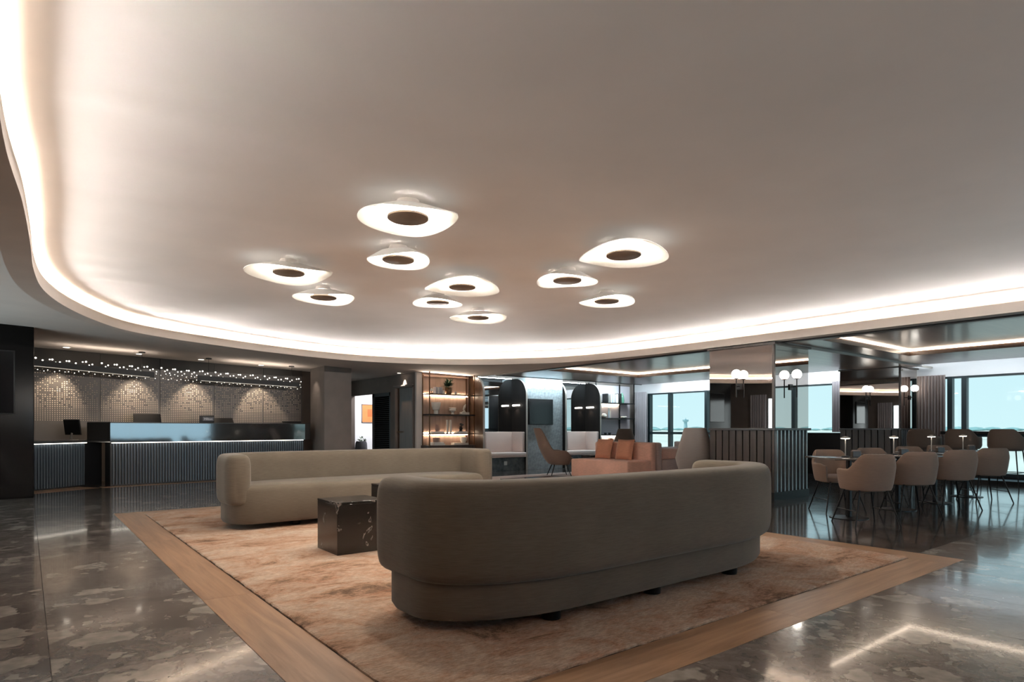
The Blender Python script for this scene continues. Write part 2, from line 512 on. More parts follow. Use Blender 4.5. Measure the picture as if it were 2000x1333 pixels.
def ray(u):
    t = (u - 1000) / FPX
    return C2W(t, 1.0)


def onX(u, X):
    d = ray(u)
    return X / d[0] * d[1], X / d[0]          # Y, depth


def onY(u, Y):
    d = ray(u)
    return Y / d[1] * d[0], Y / d[1]          # X, depth


def zat(v, depth):
    return CAMH + (HOR - v) / FPX * depth


def thing(name, label, cat, loc=(0, 0, 0), rotz=0.0, group=None):
    o = bpy.data.objects.new(name, None)
    o.empty_display_size = 0.1
    COL.objects.link(o)
    o.location = loc
    o.rotation_euler = (0, 0, rotz)
    o['label'] = label
    o['category'] = cat
    if group:
        o['group'] = group
    return o


def tag(o, label, cat, group=None):
    o['label'] = label
    o['category'] = cat
    if group:
        o['group'] = group
    return o


def structure(o, label=None):
    o['kind'] = 'structure'
    if label:
        o['label'] = label
    return o


def link(name, me, mat, parent=None, loc=None):
    o = bpy.data.objects.new(name, me)
    if mat is not None and not me.materials:
        me.materials.append(mat)
    COL.objects.link(o)
    if parent is not None:
        o.parent = parent
    if loc is not None:
        o.location = loc
    return o


def from_bm(name, bm, mat, parent=None, loc=None, smooth=False):
    me = bpy.data.meshes.new(name)
    bmesh.ops.recalc_face_normals(bm, faces=bm.faces)
    bm.to_mesh(me)
    bm.free()
    if smooth:
        for p in me.polygons:
            p.use_smooth = True
        try:
            me.set_sharp_from_angle(angle=math.radians(smooth if smooth is not True else 40))
        except Exception:
            pass
    return link(name, me, mat, parent, loc)


def add_box(bm, x0, x1, y0, y1, z0, z1, rot=None):
    vs = [bm.verts.new((x, y, z)) for z in (z0, z1) for x, y in ((x0, y0), (x1, y0), (x1, y1), (x0, y1))]
    if rot is not None:
        for v in vs:
            v.co = rot @ v.co
    f = [(0, 3, 2, 1), (4, 5, 6, 7), (0, 1, 5, 4), (1, 2, 6, 5), (2, 3, 7, 6), (3, 0, 4, 7)]
    for q in f:
        bm.faces.new([vs[i] for i in q])
    return vs


def box(name, x0, x1, y0, y1, z0, z1, mat, parent=None, bevel=0.0, seg=2, loc=None):
    bm = bmesh.new()
    add_box(bm, x0, x1, y0, y1, z0, z1)
    if bevel:
        bmesh.ops.bevel(bm, geom=list(bm.edges), offset=bevel, segments=seg, profile=0.5, affect='EDGES')
    return from_bm(name, bm, mat, parent, loc, smooth=bool(bevel))


def wbox(name, x0, x1, y0, y1, z0, z1, mat, parent=None, bevel=0.0, seg=2):
    """box whose object origin sits at its base centre (so that grain and pieces are local)"""
    cx, cy = (x0 + x1) / 2, (y0 + y1) / 2
    return box(name, x0 - cx, x1 - cx, y0 - cy, y1 - cy, 0, z1 - z0, mat, parent, bevel, seg, (cx, cy, z0))


def add_tube(bm, pts, r, n=8, cap=True, radii=None):
    pts = [Vector(p) for p in pts]
    rings = []
    for i, p in enumerate(pts):
        d = (pts[min(i + 1, len(pts) - 1)] - pts[max(i - 1, 0)]).normalized()
        a = Vector((0, 0, 1)) if abs(d.z) < 0.9 else Vector((1, 0, 0))
        x = d.cross(a).normalized()
        y = d.cross(x).normalized()
        rr = radii[i] if radii else r
        rings.append([bm.verts.new(p + (x * math.cos(2 * PI * k / n) + y * math.sin(2 * PI * k / n)) * rr) for k in range(n)])
    for a, b in zip(rings, rings[1:]):
        for k in range(n):
            bm.faces.new((a[k], a[(k + 1) % n], b[(k + 1) % n], b[k]))
    if cap:
        bm.faces.new(rings[0][::-1])
        bm.faces.new(rings[-1])


def tube(name, pts, r, mat, parent=None, n=8, radii=None):
    bm = bmesh.new()
    add_tube(bm, pts, r, n, True, radii)
    return from_bm(name, bm, mat, parent, smooth=True)


def add_lathe(bm, prof, n=24, c=(0, 0, 0), sx=1.0, sy=1.0):
    rings = []
    for r, z in prof:
        if r < 1e-5:
            rings.append([bm.verts.new((c[0], c[1], c[2] + z))])
        else:
            rings.append([bm.verts.new((c[0] + r * sx * math.cos(2 * PI * k / n), c[1] + r * sy * math.sin(2 * PI * k / n), c[2] + z)) for k in range(n)])
    for a, b in zip(rings, rings[1:]):
        for k in range(n):
            k2 = (k + 1) % n
            if len(a) == 1 and len(b) > 1:
                bm.faces.new((a[0], b[k2], b[k]))
            elif len(b) == 1 and len(a) > 1:
                bm.faces.new((a[k], a[k2], b[0]))
            elif len(a) > 1:
                bm.faces.new((a[k], a[k2], b[k2], b[k]))


def lathe(name, prof, mat, parent=None, n=24, c=(0, 0, 0), loc=None, sx=1.0, sy=1.0):
    bm = bmesh.new()
    add_lathe(bm, prof, n, c, sx, sy)
    return from_bm(name, bm, mat, parent, loc, smooth=True)


def add_sphere(bm, c, r, seg=16, rings=10):
    prof = [(r * math.sin(PI * i / rings), -r * math.cos(PI * i / rings)) for i in range(rings + 1)]
    prof[0] = (0, -r); prof[-1] = (0, r)
    add_lathe(bm, prof, seg, c)


def prism(name, poly, z0, z1, mat, parent=None, bevel=0.0, loc=None):
    bm = bmesh.new()
    a = [bm.verts.new((x, y, z0)) for x, y in poly]
    b = [bm.verts.new((x, y, z1)) for x, y in poly]
    bm.faces.new(a[::-1]); bm.faces.new(b)
    n = len(poly)
    for i in range(n):
        bm.faces.new((a[i], a[(i + 1) % n], b[(i + 1) % n], b[i]))
    if bevel:
        bmesh.ops.bevel(bm, geom=list(bm.edges), offset=bevel, segments=2, affect='EDGES')
    return from_bm(name, bm, mat, parent, loc, smooth=bool(bevel))


def loft(bm, rings, closed_ring=True, cap=True):
    vr = [[bm.verts.new(p) for p in r] for r in rings]
    for a, b in zip(vr, vr[1:]):
        n = len(a)
        for k in range(n if closed_ring else n - 1):
            bm.faces.new((a[k], a[(k + 1) % n], b[(k + 1) % n], b[k]))
    if cap:
        bm.faces.new(vr[0][::-1])
        bm.faces.new(vr[-1])
    return vr


def dup(root, loc=None, rotz=None, label=None, group=None):
    r = root.copy()
    COL.objects.link(r)
    if loc is not None:
        r.location = loc
    if rotz is not None:
        r.rotation_euler = (0, 0, rotz)
    if label:
        r['label'] = label
    if group:
        r['group'] = group
    for ch in list(root.children):
        c = ch.copy()
        COL.objects.link(c)
        c.parent = r
        for g in list(ch.children):
            d = g.copy()
            COL.objects.link(d)
            d.parent = c
    return r


def rrect(hw, hd, rf, rb, n=8):
    """rounded rectangle outline, counter-clockwise; front (+y) radius rf, back (-y) radius rb"""
    pts = []
    bx, by = rb if isinstance(rb, tuple) else (rb, rb)
    for cx, cy, rx, ry, a0 in ((hw - rf, hd - rf, rf, rf, 0), (-hw + rf, hd - rf, rf, rf, 90), (-hw + bx, -hd + by, bx, by, 180), (hw - bx, -hd + by, bx, by, 270)):
        for i in range(n + 1):
            a = math.radians(a0 + 90 * i / n)
            pts.append((cx + rx * math.cos(a), cy + ry * math.sin(a)))
    return pts


def inset(pts, d):
    n = len(pts)
    out = []
    for i in range(n):
        p0, p1, p2 = Vector(pts[i - 1]), Vector(pts[i]), Vector(pts[(i + 1) % n])
        t = (p2 - p0)
        if t.length < 1e-9:
            out.append(pts[i]); continue
        t.normalize()
        nrm = Vector((-t.y, t.x))
        q = p1 + nrm * d
        out.append((q.x, q.y))
    return out


def under(t, part, *children):
    """move children of t one level down, under its part (both at identity)"""
    ch = {c.name.split('.')[0]: c for c in t.children}
    for k in children:
        for c in list(t.children):
            if c.name.split('.')[0] == k:
                c.parent = ch[part]


# ------------------------------------------------------------------ SETTING: floor
X0, Y0 = -3.2, -3.6                       # west and south walls
RUGX0, RUGX1, RUGY0, RUGY1 = 0.87, 6.09, 1.74, 9.33
YF = 13.15                                # far (booth) wall
XD = 7.36                                 # wall with the two doors
YR = 15.30                                # wall behind reception

floor = structure(box('floor', X0, 15.6, Y0, 18.3, -0.06, -0.004, M['grout']), 'polished breccia marble floor slabs around an oak-framed rug')
tile_cache = {}


def add_tile(x0, x1, y0, y1, mat):
    if x1 - x0 < 0.03 or y1 - y0 < 0.03:
        return
    g = 0.0016
    key = (round(x1 - x0, 3), round(y1 - y0, 3), mat.name)
    w, d = x1 - x0 - 2 * g, y1 - y0 - 2 * g
    if key not in tile_cache:
        bm = bmesh.new()
        add_box(bm, -w / 2, w / 2, -d / 2, d / 2, -0.02, 0.0)
        me = bpy.data.meshes.new('tile')
        bm.to_mesh(me); bm.free()
        me.materials.append(mat)
        tile_cache[key] = me
    o = bpy.data.objects.new('tile', tile_cache[key])
    COL.objects.link(o)
    o.parent = floor
    o.location = ((x0 + x1) / 2, (y0 + y1) / 2, 0)


def cuts(a, b, origin, pitch):
    k0 = math.floor((a - origin) / pitch + 1e-6)
    e = [a]
    k = k0 + 1
    while origin + k * pitch < b - 1e-6:
        e.append(origin + k * pitch); k += 1
    e.append(b)
    return list(zip(e, e[1:]))


def zone(x0, x1, y0, y1, mat, px=0.785, py=1.57, oy=RUGY0):
    for a, b in cuts(x0, x1, RUGX0 if x1 <= RUGX1 else RUGX1, px):
        for c, d in cuts(y0, y1, oy, py):
            add_tile(a, b, c, d, mat)


zone(-1.485, RUGX0, Y0, 15.3, M['marble'])
zone(X0, -1.485, Y0, 15.3, M['marble'], 1.715, 3.14)
zone(RUGX0, RUGX1, Y0, RUGY0, M['marble'])
zone(RUGX0, RUGX1, RUGY1, 15.3, M['marble'], oy=RUGY1)
zone(RUGX1, XD, 2.08, 18.0, M['marble2'], oy=2.08)
zone(XD, 15.4, 2.08, YF, M['marble2'], oy=2.08, px=0.987)
zone(RUGX1, 15.4, Y0, 2.08, M['marble'], oy=2.08, px=0.931)

# oak strips framing the rug, and the strip in front of reception
trim = structure(box('trim_1', RUGX0 + 0.01, RUGX1 - 0.01, RUGY0 + 0.01, RUGY1 - 0.01, -0.02, -0.003, M['grout']), 'wide oak planks let into the floor around the rug')


def plank_run(parent, x0, y0, x1, y1, w, plen, shift=0.0):
    d = Vector((x1 - x0, y1 - y0)); L = d.length; d.normalize()
    n = max(1, round(L / plen))
    nrm = Vector((-d.y, d.x))
    for i in range(n):
        a, b = L * i / n, L * (i + 1) / n
        c = Vector((x0, y0)) + d * (a + b) / 2 + nrm * (w / 2)
        o = box('plank', -(b - a) / 2 + 0.001, (b - a) / 2 - 0.001, -w / 2 + 0.001, w / 2 - 0.001, -0.02, 0.001, M['oak'], parent, 0, 1, (c.x, c.y, 0))
        o.rotation_euler = (0, 0, math.atan2(d.y, d.x))


BW = 0.30
plank_run(trim, RUGX0 + BW, RUGY0, RUGX0 + BW, RUGY1, BW, 2.6)
plank_run(trim, RUGX0 + BW, RUGY0, RUGX1 - BW, RUGY0, BW, 2.4)
plank_run(trim, RUGX1, RUGY0, RUGX1, RUGY1, BW, 2.6)
plank_run(trim, RUGX0 + BW, RUGY1 - BW, RUGX1 - BW, RUGY1 - BW, BW, 2.4)

# rug: slightly wavy edged slab of pile
bm = bmesh.new()
rx0, rx1, ry0, ry1 = RUGX0 + BW + 0.005, RUGX1 - BW - 0.005, RUGY0 + BW + 0.005, RUGY1 - BW - 0.005
edge = []
for (ax, ay), (bx, by) in (((rx0, ry0), (rx1, ry0)), ((rx1, ry0), (rx1, ry1)), ((rx1, ry1), (rx0, ry1)), ((rx0, ry1), (rx0, ry0))):
    n = int(math.hypot(bx - ax, by - ay) / 0.06)
    for i in range(n):
        t = i / n
        j = random.uniform(-0.006, 0.006)
        edge.append((ax + (bx - ax) * t + (j if ax == bx else 0), ay + (by - ay) * t + (j if ay == by else 0)))
cx, cy = (rx0 + rx1) / 2, (ry0 + ry1) / 2
rings = [[(x, y, 0.0) for x, y in edge], [(x, y, 0.009) for x, y in edge],
         [(x + (0.01 if x < cx else -0.01), y + (0.01 if y < cy else -0.01), 0.014) for x, y in edge]]
loft(bm, rings)
rug = tag(from_bm('area_rug', bm, M['rug']), 'large abstract rug in faded orange, cream and brown set in oak frame', 'rug')

# ------------------------------------------------------------------ SETTING: ceilings
ZC, ZB, ZL = 2.64, 2.40, 2.52
SLOPE = 0.031


def zs(x):
    return ZB + 0.01 if x >= 8.7 else 2.67 - SLOPE * x


ctrl = [(.25, -2.6), (-.08, -1.4), (-.1, 0.3), (-.1, 2), (-.085, 3.6), (-.02, 4.6), (.02, 5.6), (.045, 6.5), (.12, 7.35), (.30, 8.15), (.6, 8.95),
        (1.02, 9.7), (1.6, 10.2), (2.3, 10.57), (3.1, 10.93), (4.1, 11.25), (5.1, 11.38), (6.1, 11.2), (6.9, 10.85), (7.43, 10.45), (7.84, 9.97),
        (8.36, 9.25), (8.62, 8.4), (8.74, 7.5), (8.8, 6.5), (8.8, 5), (8.8, 3), (8.8, 1), (8.8, -1.2), (8.2, -2.4), (7.0, -3.1), (5, -3.25), (3.0, -3.25), (1.2, -3.22)]


def catmull(pts, sub=6):
    out = []
    n = len(pts)
    for i in range(n):
        p0, p1, p2, p3 = (Vector(pts[(i + k - 1) % n]) for k in range(4))
        for s in range(sub):
            t = s / sub
            q = 0.5 * ((2 * p1) + (p2 - p0) * t + (2 * p0 - 5 * p1 + 4 * p2 - p3) * t * t + (3 * p1 - p0 - 3 * p2 + p3) * t ** 3)
            out.append((q.x, q.y))
    return out


ring = catmull(ctrl)          # clockwise seen from above -> outward is to the left


def out_off(d):
    n = len(ring)
    o = []
    for i in range(n):
        t = Vector(ring[(i + 1) % n]) - Vector(ring[i - 1])
        t.normalize()
        nrm = Vector((-t.y, t.x))
        q = Vector(ring[i]) + nrm * d
        o.append((q.x, q.y))
    return o


r_in, r_lip, r_tr, r_out = ring, out_off(0.03), out_off(0.15), out_off(0.18)

bm = bmesh.new()
v = [bm.verts.new((x, y, ZC)) for x, y in out_off(0.165)]
bm.faces.new(v)
structure(from_bm('ceiling', bm, M['ceiling']), 'pale curved upper ceiling inside the glowing cove')

# cove band: closed section inner face / lip / trough / outer wall / underside
bm = bmesh.new()
sect = []
n = len(ring)
for i in range(n):
    a, b, c, d = r_in[i], r_lip[i], r_tr[i], r_out[i]
    sect.append([(*a, ZB), (*a, ZL), (*b, ZL), (*b, ZB + 0.025), (*c, ZB + 0.025), (*c, ZC + 0.03), (*d, ZC + 0.03), (*d, ZB)])
vr = [[bm.verts.new(p) for p in s] for s in sect]
for i in range(n):
    a, b = vr[i], vr[(i + 1) % n]
    for k in range(8):
        bm.faces.new((a[k], b[k], b[(k + 1) % 8], a[(k + 1) % 8]))
cove = structure(from_bm('trim_2', bm, M['fascia'], smooth=30), 'curved plaster cove band edging the upper ceiling')
bm = bmesh.new()
la, lb = out_off(0.07), out_off(0.11)
va = [bm.verts.new((*p, ZB + 0.045)) for p in la]
vb = [bm.verts.new((*p, ZB + 0.045)) for p in lb]
for i in range(n):
    bm.faces.new((va[i], va[(i + 1) % n], vb[(i + 1) % n], vb[i]))
led = from_bm('light_strip', bm, M['led'], cove)
# added fill lights behind the lip, thrown flat across the ceiling to brighten it
wl_ = out_off(0.05)
k0 = 0
while k0 < n:
    k1 = k0 + 1
    while k1 < n and (Vector(wl_[k1 % n]) - Vector(wl_[k0])).length < 0.55:
        k1 += 1
    p, q = Vector(wl_[k0]), Vector(wl_[k1 % n])
    c, L_ = (p + q) / 2, (q - p).length
    d = (q - p).normalized()
    inward = Vector((d.y, -d.x, 0))
    for watts, elev, spread in FILL_BEAMS:
        aim = (inward + Vector((0, 0, math.tan(math.radians(elev))))).normalized()
        area_light('ceiling_fill', (c.x, c.y, ZL + 0.016), aim.to_track_quat('-Z', 'Y').to_euler(), L_ * 1.01, 0.02, watts * L_ * (0.50 if c.x < 1.5 else 1.0), FILL_COL, spread)
    k0 = k1

# lower ceiling around the cove (falls gently towards the door wall)
XS = 9.1
outer = [(X0, Y0), (XS, Y0), (XS, YF + .05), (XD + 0.02, YF + .05), (XD + 0.02, 18.0), (X0, 18.0)]
hole = r_out
bm = bmesh.new()
allp = [Vector((x, y, 0)) for x, y in outer] + [Vector((x, y, 0)) for x, y in hole]
tris = tessellate_polygon([[Vector((x, y, 0)) for x, y in outer], [Vector((x, y, 0)) for x, y in hole]])
vs = [bm.verts.new((p.x, p.y, zs(p.x))) for p in allp]
for t in tris:
    try:
        bm.faces.new([vs[i] for i in t])
    except ValueError:
        pass
low = from_bm('ceiling_lower', bm, M['soffit'])
low.name = 'ceiling.001'
structure(low, 'lower taupe ceiling around the cove')

# polished wood ceiling over lounge and dining, with two lit coffers
XE, YE = 14.5, 12.27
coff = [(9.3, 12.4, 6.15, 10.6), (9.3, 12.57, -3.0, 4.42)]
wc = bpy.data.objects.new('ceiling.002', bpy.data.meshes.new('ceiling'))
bm = bmesh.new()
outer = [(XS, Y0), (XE, Y0), (XE, YE), (XS, YE)]
holes = [[(a, c), (a, d), (b, d), (b, c)] for a, b, c, d in coff]
allp = [p for l in [outer] + holes for p in l]
tris = tessellate_polygon([[Vector((x, y, 0)) for x, y in l] for l in [outer] + holes])
vs = [bm.verts.new((x, y, ZB)) for x, y in allp]
for t in tris:
    bm.faces.new([vs[i] for i in t])
bm.to_mesh(wc.data); bm.free()
wc.data.materials.append(M['wood_ceil'])
COL.objects.link(wc)
structure(wc, 'polished dark wood ceiling over lounge and dining')
for a, b, c, d in coff:
    z = ZB + 0.10
    bm = bmesh.new()
    q = [bm.verts.new(p) for p in ((a - .12, c - .12, z), (b + .12, c - .12, z), (b + .12, d + .12, z), (a - .12, d + .12, z))]
    bm.faces.new(q)
    from_bm('recessed_panel', bm, M['wood_ceil'], wc)
    bm = bmesh.new()
    for x0, x1, y0, y1 in ((a - .12, b + .12, d, d + .02), (b, b + .02, c, d), (a - .02, a, c, d), (a - .12, b + .12, c - .02, c)):
        add_box(bm, x0, x1, y0, y1, ZB, ZB + 0.102)
    from_bm('coffer_lip', bm, M['wood_ceil'], wc)
    for nm, x0, x1, y0, y1 in (('light_strip', a, b, d - 0.012, d - 0.002), ('light_strip', b - 0.012, b - 0.002, c, d)):
        box(nm, x0, x1, y0, y1, ZB + 0.078, ZB + 0.098, M['coffer_led'], wc)
# dark shadow-gap trims
box('shadow_trim', XS - 0.03, XS + 0.03, Y0, YE, ZB - 0.012, ZB + 0.03, M['blackmatte'], wc)
box('shadow_trim', XS, XE, YE - 0.02, YE + 0.02, ZB - 0.012, ZB + 0.14, M['blackmatte'], wc)
box('edge_board', XE - 0.02, XE + 0.02, Y0, YE, ZB, ZB + 0.14, M['white'], wc)
# dropped beam between the columns
beam = box('beam', XS + 0.03, 14.6, 4.93, 6.05, ZB - 0.03, ZB + 0.02, M['wood_ceil'], wc)
box('beam_trim', XS + 0.03, 15.2, 4.905, 4.93, ZB - 0.04, ZB + 0.0, M['canopy'], wc)
# white strip beyond
bm = bmesh.new()
for pts in (((XS, YE), (15.4, YE), (15.4, YF + .1), (XS, YF + .1)), ((XE, Y0), (15.4, Y0), (15.4, YE), (XE, YE))):
    bm.faces.new([bm.verts.new((x, y, 2.54)) for x, y in pts])
structure(from_bm('ceiling_white', bm, M['white']), 'white ceiling strip along the windows').name = 'ceiling.003'

# ------------------------------------------------------------------ SETTING: walls and windows
structure(box('wall_back_reception', X0, 5.75, YR, YR + 0.15, 0, 2.8, M['doorwall']), 'dark wall behind the reception desk').name = 'wall_north'
structure(box('wall_corridor', 5.6, XD + .1, 17.3, 17.45, 0, 2.6, M['doorwall']), 'wall closing the corridor beyond the taupe pillar').name = 'wall_corridor'
structure(box('wall_far', XD + 0.02, 15.4, YF, YF + 0.15, 0, 2.6, M['taupe']), 'far wall behind shelves and booths').name = 'wall_far'

# south wall with glazed entrance front
GX0, GX1, GZ0, GZ1 = 5.6, 11.5, 0.12, 2.3
ws = structure(box('wall_south', X0, 15.4, Y0 - 0.15, Y0, GZ1, 2.8, M['taupe']))
box('wall_segment', X0, GX0, Y0 - 0.15, Y0, 0, GZ1, M['taupe'], ws)
box('wall_segment', GX1, 15.4, Y0 - 0.15, Y0, 0, GZ1, M['taupe'], ws)
box('wall_segment', GX0, GX1, Y0 - 0.15, Y0, 0, GZ0, M['taupe'], ws)
wb = structure(box('window_1', GX0, GX1, Y0 - 0.09, Y0 - 0.08, GZ0, GZ1, M['glassdark']))
for k in range(6):
    x = GX0 + (GX1 - GX0) * k / 5
    box('window_frame', x - 0.03, x + 0.03, Y0 - 0.12, Y0 - 0.04, GZ0, GZ1, M['frame'], wb)

# west wall with one window
wl = structure(box('wall_west', X0 - 0.15, X0, Y0, 18, 2.15, 2.8, M['taupe']))
box('wall_segment', X0 - 0.15, X0, Y0, 8.2, 0, 2.15, M['taupe'], wl)
box('wall_segment', X0 - 0.15, X0, 11.9, 18, 0, 2.15, M['taupe'], wl)
box('wall_segment', X0 - 0.15, X0, 8.2, 11.9, 0, 0.2, M['taupe'], wl)
w2 = structure(box('window_2', X0 - 0.09, X0 - 0.08, 8.2, 11.9, 0.2, 2.15, M['glass']))
for y in (8.2, 10.05, 11.9):
    box('window_frame', X0 - 0.12, X0 - 0.03, y - 0.03, y + 0.03, 0.2, 2.15, M['frame'], w2)


def curtain(name, x0, y0, x1, y1, z0, z1, mat, label, folds=9, amp=0.03):
    bm = bmesh.new()
    d = Vector((x1 - x0, y1 - y0)); L = d.length; d.normalize()
    nr = Vector((-d.y, d.x))
    N = folds * 8
    rows = []
    for z in (z0, (z0 + z1) / 2, z1):
        row = []
        for i in range(N + 1):
            t = i / N
            a = math.sin(t * folds * 2 * PI + 0.6 * math.sin(t * 9)) * amp * (1.1 if z < z1 else 0.8)
            p = Vector((x0, y0)) + d * (L * t) + nr * a
            row.append(bm.verts.new((p.x, p.y, z)))
        rows.append(row)
    for a, b in zip(rows, rows[1:]):
        for i in range(N):
            bm.faces.new((a[i], a[i + 1], b[i + 1], b[i]))
    o = from_bm(name, bm, mat, smooth=60)
    return tag(o, label, 'curtain')


curtain('curtain', X0 + 0.12, 11.85, X0 + 0.12, 12.5, 0.03, 2.3, M['curtain2'], 'pale curtain at the side window beyond the dark pillar', 7)

# east window wall
HEAD, SILL, RAIL = 2.17, 0.12, 0.95
we = structure(box('wall_east', XG - 0.05, XG + 0.2, Y0, YF + 0.15, HEAD, 2.56, M['white']), 'white bulkhead above the airport-side windows')
box('wall_segment', XG - 0.05, XG + 0.2, Y0, YF, 0, SILL, M['blackmatte'], we)
box('wall_segment', XG - 0.05, XG + 0.2, 12.62, YF + .1, 0, HEAD, M['white'], we)
box('wall_segment', XG - 0.05, XG + 0.2, 5.2, 6.4, 0, HEAD, M['white'], we)
box('wall_segment', XG - 0.4, XG - 0.06, 6.45, 8.9, 0, 0.98, M['black'], we)
low_sill = box('window_sill', 14.55, XG - 0.05, Y0, 5.15, 0.0, 0.09, M['blackmatte'], we)


def window(name, y0, y1, mull):
    w = structure(box(name, XG + 0.02, XG + 0.03, y0, y1, SILL, HEAD, M['glass']))
    for y in mull:
        box('mullion', XG - 0.04, XG + 0.10, y - 0.045, y + 0.045, SILL, HEAD, M['frame'], w)
    box('transom', XG - 0.03, XG + 0.08, y0, y1, RAIL - 0.035, RAIL + 0.035, M['frame'], w)
    box('bottom_rail', XG - 0.03, XG + 0.08, y0, y1, SILL, SILL + 0.07, M['frame'], w)
    box('top_rail', XG - 0.03, XG + 0.08, y0, y1, HEAD - 0.04, HEAD, M['frame'], w)
    return w


window('window_3', 6.4, 12.62, (6.45, 7.96, 9.24, 10.52, 11.80, 12.58))
window('window_4', Y0, 5.2, (5.15, 4.60, 4.35, 1.9, -0.6, -3.1))
curtain('curtain', 15.02, 13.03, 15.02, 12.52, 0.03, 2.22, M['curtain2'], 'grey curtain in the corner beside the far bookshelf', 8)
curtain('curtain', 15.02, 5.14, 15.02, 4.62, 0.12, 2.2, M['curtain'], 'taupe curtain right of the far mirrored column', 9)
curtain('curtain', 15.02, 6.92, 15.02, 6.47, 1.0, 2.2, M['curtain2'], 'pale curtain left of the far mirrored column', 7)

# outside
g = structure(box('ground', 15.6, 3000, -2500, 2500, -0.35, -0.25, M['lawn']))
g.name = 'ground'
structure(box('ground_south', -400, 3000, -2500, Y0 - 0.3, -0.36, -0.26, M['lawn'])).name = 'ground.001'
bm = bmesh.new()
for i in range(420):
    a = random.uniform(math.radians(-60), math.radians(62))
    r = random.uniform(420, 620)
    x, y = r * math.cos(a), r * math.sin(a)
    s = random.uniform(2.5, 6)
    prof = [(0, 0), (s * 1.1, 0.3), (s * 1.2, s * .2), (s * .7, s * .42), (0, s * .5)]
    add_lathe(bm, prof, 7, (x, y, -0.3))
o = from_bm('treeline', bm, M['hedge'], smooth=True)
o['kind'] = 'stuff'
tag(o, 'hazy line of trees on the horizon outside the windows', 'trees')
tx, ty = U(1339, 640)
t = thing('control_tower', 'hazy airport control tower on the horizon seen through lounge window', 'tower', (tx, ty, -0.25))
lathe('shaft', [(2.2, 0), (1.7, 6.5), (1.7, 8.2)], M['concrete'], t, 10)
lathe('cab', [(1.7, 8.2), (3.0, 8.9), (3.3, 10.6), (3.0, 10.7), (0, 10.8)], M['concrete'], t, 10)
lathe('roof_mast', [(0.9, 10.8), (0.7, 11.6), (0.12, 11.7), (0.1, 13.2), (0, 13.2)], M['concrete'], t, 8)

# ------------------------------------------------------------------ dark pillar on the left with a dark screen
pil = structure(box('column_dark', -1.45, 0.09, 12.24, 13.25, 0, zs(-1.45) + 0.02, M['black'], bevel=0.02), 'black lacquered pillar beside the reception desk')
pil.name = 'pillar'
t = thing('wall_screen', 'switched-off dark screen on the black pillar at far left', 'screen', (0, 12.24, 0))
box('bezel', -0.98, -0.14, -0.05, 0.0, 1.30, 2.28, M['blackmatte'], t, 0.008)
box('panel', -0.96, -0.16, -0.054, -0.045, 1.32, 2.26, M['screen'], t)

# pillar right of reception
structure(box('pillar_taupe', 5.31, 5.96, 13.70, 14.58, 0, 2.56, M['taupe'], bevel=0.008), 'square taupe pillar at the end of reception').name = 'pillar.001'

# ------------------------------------------------------------------ reception back wall panels with perforation pattern
pw = thing('perforated_wall', 'bronze perforated feature wall behind the reception desk', 'wall panel', (0, YR, 0))
pat_pins, pat_mid, pat_low = [], [], []
PWID = 1.08
rng = random.Random(11)
for k in range(20):
    x = (k + 0.5) / 20 * PWID + rng.uniform(-.012, .012)
    pat_pins.append((x, 2.37 + (.045, -.02, .01, -.055, .03)[k % 5] + rng.uniform(-.012, .012), (.018, .013, .0155, .012, .0145)[k % 5]))
for k in range(26):
    x = (k + 0.5) / 26 * PWID + rng.uniform(-.014, .014)
    pat_pins.append((x, 2.235 + (.03, -.03, .06, -.06)[k % 4] + rng.uniform(-.015, .015), .009))
for iz in range(27):
    z = 1.24 + iz * 0.0385
    keep = 1.0 if z < 1.45 else max(0.2, 1.0 - (z - 1.45) / 1.05)
    for ix in range(28):
        x = (ix + 0.5) / 28 * PWID
        if rng.random() < keep:
            pat_mid.append((x, z, 0.0085 if z < 1.5 else 0.0105))
edges = [-1.0, 0.11, 1.19, 2.27, 3.35, 4.43, 5.36]
for i, (a, b) in enumerate(zip(edges, edges[1:])):
    c = (a + b) / 2
    box('panel', a + 0.004 - c, b - 0.004 - c, -0.045, -0.005, 0.0, 2.72, M['panelgrey'], pw, 0, 1, (c, 0, 0))
    for nm, pts, mt in (('perforation', pat_mid, M['dot']), ('pin_light', pat_pins, M['pin'])):
        bm = bmesh.new()
        for x, z, r in pts:
            if a + x + 0.03 > b:
                continue
            zz = z + (0.05 - SLOPE * (a + x)) * (1.0 if nm == 'pin_light' else 0.3)
            kk = 8 if nm == 'pin_light' else 6
            vv = [bm.verts.new((a + x + r * math.cos(2 * PI * q / kk) - c, -0.049, zz + r * math.sin(2 * PI * q / kk))) for q in range(kk)]
            ctr = bm.verts.new((a + x - c, -0.053, zz))
            for q in range(kk):
                bm.faces.new((vv[q], vv[(q + 1) % kk], ctr))
        o = from_bm(nm, bm, mt, pw, (c, 0, 0))
        o['kind'] = 'stuff'
        o['label'] = 'small bright pin lights' if nm == 'pin_light' else 'dense grid of small studs'

